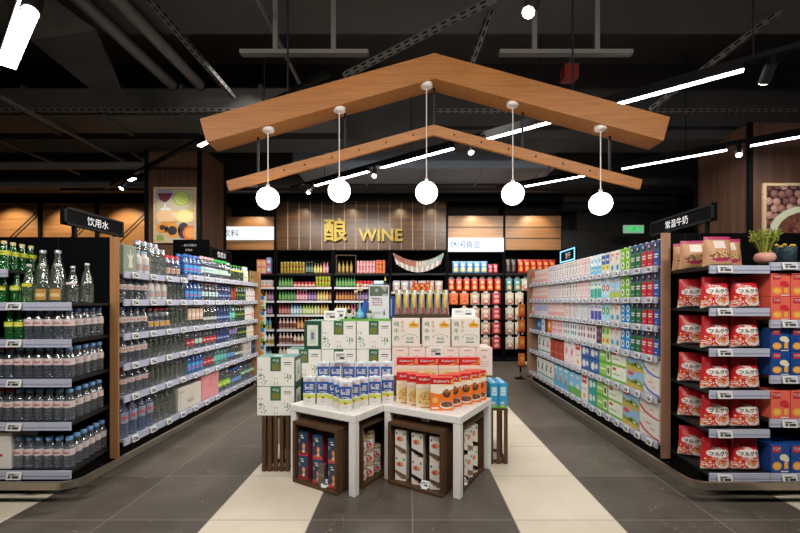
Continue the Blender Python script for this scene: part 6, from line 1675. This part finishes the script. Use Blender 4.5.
bx('bxbl', 'snack_box', .1, .14, '#7ab0d0', lambda b, f, w, h: (b.rect(f, -w / 2, h * .5, w / 2, h * .95, paint('#e3ecf0')), b.rect(f, -w / 2, 0, w / 2, h * .15, paint('#3a6a9a'))))
def wrow(i, s, z, runs, x=None, depth=.03):
    """runs along a wall shelf, left to right: (kind, count, word, [stack], [pitch])"""
    x = BX[i] + .045 if x is None else x
    for r in runs:
        if not isinstance(r, tuple): x += r; continue
        k, n, word = r[:3]; stack = r[3] if len(r) > 3 else 1; kind = Kw[k]; pitch = r[4] if len(r) > 4 else kind.w + .006
        for j in range(n):
            if x + pitch > BX[i + 1] - .035: return
            for q in range(stack):
                pre = '' if stack == 1 else ['lower ', 'upper ', 'topmost '][q]
                kind.put((x + pitch / 2, FY + depth + kind.d / 2, z + .001 + q * (kind.h + .001)), 0, olabel(j, n, pre + word, 'from the water side', 'on ' + s + ' shelf, ' + BAYS[i]), word + ' on ' + s + ' shelf of ' + BAYS[i])
            x += pitch
        x += .006
S = ['top', 'second', 'third', 'fourth', 'fifth', 'sixth', 'lowest']
X0 = -3.25
wrow(0, S[0], WZ[0], [('bxp', 2, 'pink snack box', 2), ('bxb', 1, 'blue snack box', 2), ('bxo', 1, 'orange snack box', 2)], X0 - .0)
wrow(0, S[1], WZ[1], [('bxw', 4, 'pale box with orange foot', 1)], X0); wrow(0, S[2], WZ[2], [('o', 4, 'orange bottle'), ('pu', 3, 'purple bottle')], X0 - .02); wrow(0, S[3], WZ[3], [('pk', 3, 'pink bottle'), ('pu', 3, 'purple bottle')], X0 + .02)
wrow(0, S[4], WZ[4], [('bg', 5, 'blue and green bottle', 1)], X0); wrow(0, S[5], WZ[5], [('wy', 5, 'white bottle with yellow foot')], X0); wrow(0, S[6], WZ[6], [('nv', 5, 'navy bottle')], X0)
wrow(1, S[0], WZ[0], [.04, ('cg', 8, 'golden green can', 2), ('dkg', 3, 'dark green slender bottle'), ('y', 3, 'yellow bottle'), ('rs', 3, 'rose soda bottle')])
wrow(1, S[1], WZ[1], [('g', 5, 'green bottle'), ('jr', 6, 'red jam jar'), ('cy2', 8, 'yellow can', 2)]); wrow(1, S[2], WZ[2], [('g', 6, 'green bottle'), ('pk', 4, 'pink bottle'), ('pu', 3, 'purple bottle'), ('y', 4, 'yellow bottle'), ('r', 1, 'red bottle')])
wrow(1, S[3], WZ[3], [('r', 4, 'red bottle'), ('lb', 4, 'light blue bottle'), ('lm', 4, 'lime bottle'), ('cy', 2, 'pale yellow bottle'), ('y', 3, 'yellow bottle'), ('r', 1, 'lone red bottle beside yellow')]); wrow(1, S[4], WZ[4], [('pw', 5, 'pinkish milk drink bottle'), ('ob', 5, 'orange juice bottle'), ('tl', 5, 'teal bottle')])
wrow(1, S[5], WZ[5], [('pw', 4, 'pinkish milk drink bottle'), ('br', 8, 'brown and white bottle')]); wrow(1, S[6], WZ[6], [('br', 6, 'brown and white bottle')])
k = MB(); x0, x1 = (336 - 409) * 8.55 / FPX, (356 - 409) * 8.55 / FPX
o = empty('bottle_rack', ((x0 + x1) / 2, 8.6, WZ[0] + .001), 'dark wooden rack of golden bottles on second WINE bay top shelf', 'rack')
for (a, b_, c_, d_, nm) in ((x0, x0 + .015, 0, .4, 'side'), (x1 - .015, x1, 0, .4, 'side'), (x0 + .015, x1 - .015, .385, .4, 'top_board'), (x0 + .015, x1 - .015, 0, .012, 'bottom_board')): k = MB(); k.box(a, b_, 8.53, 8.75, WZ[0] + .001 + c_, WZ[0] + .001 + d_, CRATEV); wpart(nm, k, o)
for j in range(4): Kw['gold'].put((x0 + .06 + j * .085, 8.62, WZ[0] + .015), 0, '%s golden bottle from the water side inside the wooden rack' % ORD[j], 'golden bottles in the rack')
wrow(2, S[0], WZ[0], [('cp', 6, 'pink can', 2, .068), ('co', 5, 'orange can', 3, .068)], (356.5 - 409) * 8.55 / FPX); 
wrow(2, S[1], WZ[1], [('g', 7, 'green bottle'), ('rw', 5, 'red jar with white label', 1), ('bxbl', 2, 'blue and white box'), ('yb', 3, 'yellow bottle with dark label')]); wrow(2, S[2], WZ[2], [('dr', 7, 'dark orange bottle'), ('pu', 5, 'purple bottle'), ('cy', 4, 'pale yellow bottle'), ('tl', 1, 'teal bottle')]); wrow(2, S[3], WZ[3], [('y', 5, 'yellow bottle'), ('pk', 5, 'pink bottle'), ('w', 6, 'white yogurt bottle')])
# bags
def wbag(key, name, w, h, base, c1, c2, top=None):
    b_, p1, p2 = paint(base, .35), paint(c1, .4), paint(c2, .4); tp = paint(top or base, .35)
    def f(u, v):
        if v > .86: return tp
        if (u - .5) ** 2 / .1 + (v - .68) ** 2 / .012 < 1: return p2
        if (u - .5) ** 2 / .13 + (v - .32) ** 2 / .05 < 1: return p1 if (u - .5) ** 2 / .05 + (v - .32) ** 2 / .02 > 1 else p2
        return b_
    Kw[key] = pouch(name, w, h, .07, f, b_, 8, 10, [])
wbag('by', 'snack_bag', .145, .26, '#5a9ad0', '#d8c04a', '#f0e0b0', '#8ac0e8'); wbag('rp', 'snack_bag', .105, .2, '#a8243f', '#c84a6a', '#e8b0a8'); wbag('dk', 'snack_bag', .11, .3, '#2a2422', '#4a3a34', '#6a4a44'); wbag('rb', 'snack_bag', .13, .3, '#b8321f', '#d8582f', '#f0a04a')
wrow(4, 'top', 1.88, [.07, ('by', 5, 'blue and yellow snack bag'), ('rp', 4, 'red snack bag')]); wrow(5, 'top', 1.88, [('dk', 2, 'dark snack bag'), .02, ('rb', 6, 'red snack bag')])
wbag('cl', 'sweet_bag', .165, .24, '#b8b0b2', '#b0707a', '#dcd6d4', '#9a9496'); wbag('cl2', 'sweet_bag', .165, .24, '#c0a89a', '#c8744a', '#dcd0c4', '#a89a94')
wrow(3, 'second', 1.485, [('cl', 3, 'clear bag of pink sweets', 1, .18), ('cl2', 3, 'clear bag of orange sweets', 1, .18)])
# hanging pouches on pegs
wbag('p1', 'hanging_pouch', .145, .27, '#c83a2c', '#e07a3a', '#f0b878'); wbag('p2', 'hanging_pouch', .2, .262, '#d86a34', '#e8a058', '#d84a3a'); wbag('p3', 'hanging_pouch', .2, .262, '#b8a890', '#c8344a', '#e8c8b8', '#9a8a6a'); wbag('p4', 'hanging_pouch', .2, .262, '#9a2438', '#c84a50', '#e8a898'); wbag('p5', 'hanging_pouch', .15, .27, '#4a8a94', '#d88a3a', '#c8d0b0'); wbag('p6', 'hanging_pouch', .185, .262, '#cfc6ae', '#b8442f', '#d8d0c0'); 
HOLE = paint('#d8d4d0', .4)
def peg(i, row, x, zt, k, word):
    kind = Kw[k]
    o = kind.put((x, 8.6, zt - kind.h), 0, word, 'hanging pouches on pegs')
    b = MB(); b.box(-.045, .045, -.003, .003, kind.h - .005, kind.h + .028, HOLE); b.box(-.03, .03, -.003, .003, kind.h + .028, kind.h + .045, HOLE); link('hang_tab', b.mesh('hang_tab'), o)
    b = MB(); b.tube([(x, 8.5, zt + .033), (x, BACKY, zt + .033)], .004, 6, STEEL); tag(link('peg_hook', b.mesh('peg_hook')), 'steel peg holding ' + word, 'hook')
RW = ['top', 'second', 'third', 'fourth', 'bottom']
for r in range(5):
    zt = EYE + (302 - [278.5, 292.8, 307.8, 322.4, 337.3][r]) * 8.55 / FPX
    if r == 0:
        for j in range(7): peg(4, 0, BX[4] + .1 + j * .167, zt, 'p1', '%s orange-red pouch from the water side in the top peg row' % ORD[j])
    else:
        for j in range(5):
            if r > 1 and j < r - 1: continue
            k = ['p2', 'p2', 'p3', 'p3', 'p4'][j] if r == 1 else (['p2', 'p2', 'p3', 'p3', 'p4'][j])
            peg(4, r, BX[4] + .15 + j * .23, zt, k, '%s pouch from the water side in the %s snack peg row' % (ORD[j], RW[r]))
    if r == 0:
        for j in range(3): peg(5, r, BX[5] + .13 + j * .18, zt, 'p5' if j < 2 else 'p6', '%s pouch from the snack bay in the top peg row beyond' % ORD[j])
    else:
        for j in range(2): peg(5, r, BX[5] + .14 + j * .21, zt, 'p6', '%s cream pouch, %s peg row of the exit-sign bay' % (ORD[j], RW[r]))
# garland of little bags
o = empty('bag_garland', ((BX[3] + BX[4]) / 2, 8.56, 2.0), 'sagging garland of small snack bags in its own bay', 'garland')
def gp(t): x = BX[3] + .05 + t * (BX[4] - BX[3] - .1); return (x, 8.56, 2.335 - .76 * (.25 - (t - .5) ** 2))
b = MB(); b.tube([gp(t / 20) for t in range(21)], .004, 6, paint('#8a8078', .5)); wpart('cord', b, o)
garl = ['#8a4638', '#a8604c', '#c0b4a8', '#9aa8a4', '#6a9a8c']
for t in range(18):
    p = gp((t + .5) / 18); b = MB(); m = paint(garl[min(4, t // 4)], .4); w = .052; a = (t - 8.5) * .04
    for (z0, z1, mm) in ((-.01, -.12, m), (-.12, -.24, paint('#a39a94' if t % 2 else '#cfc9c2', .4))):
        b.add([(p[0] - w / 2 + z0 * a, p[1] - .012, p[2] + z0), (p[0] + w / 2 + z0 * a, p[1] - .012, p[2] + z0), (p[0] + w / 2 + z1 * a, p[1] - .022, p[2] + z1), (p[0] - w / 2 + z1 * a, p[1] - .022, p[2] + z1),
               (p[0] - w / 2 + z0 * a, p[1] + .012, p[2] + z0), (p[0] + w / 2 + z0 * a, p[1] + .012, p[2] + z0), (p[0] + w / 2 + z1 * a, p[1] + .022, p[2] + z1), (p[0] - w / 2 + z1 * a, p[1] + .022, p[2] + z1)],
              [(0, 1, 2, 3), (5, 4, 7, 6), (0, 3, 7, 4), (1, 5, 6, 2), (0, 4, 5, 1), (3, 2, 6, 7)], mm)
    b.box(p[0] - .01, p[0] + .01, p[1] - .004, p[1] + .004, p[2] - .03, p[2] + .004, paint('#8a8078', .5))
    wpart('snack_bag', b, o)
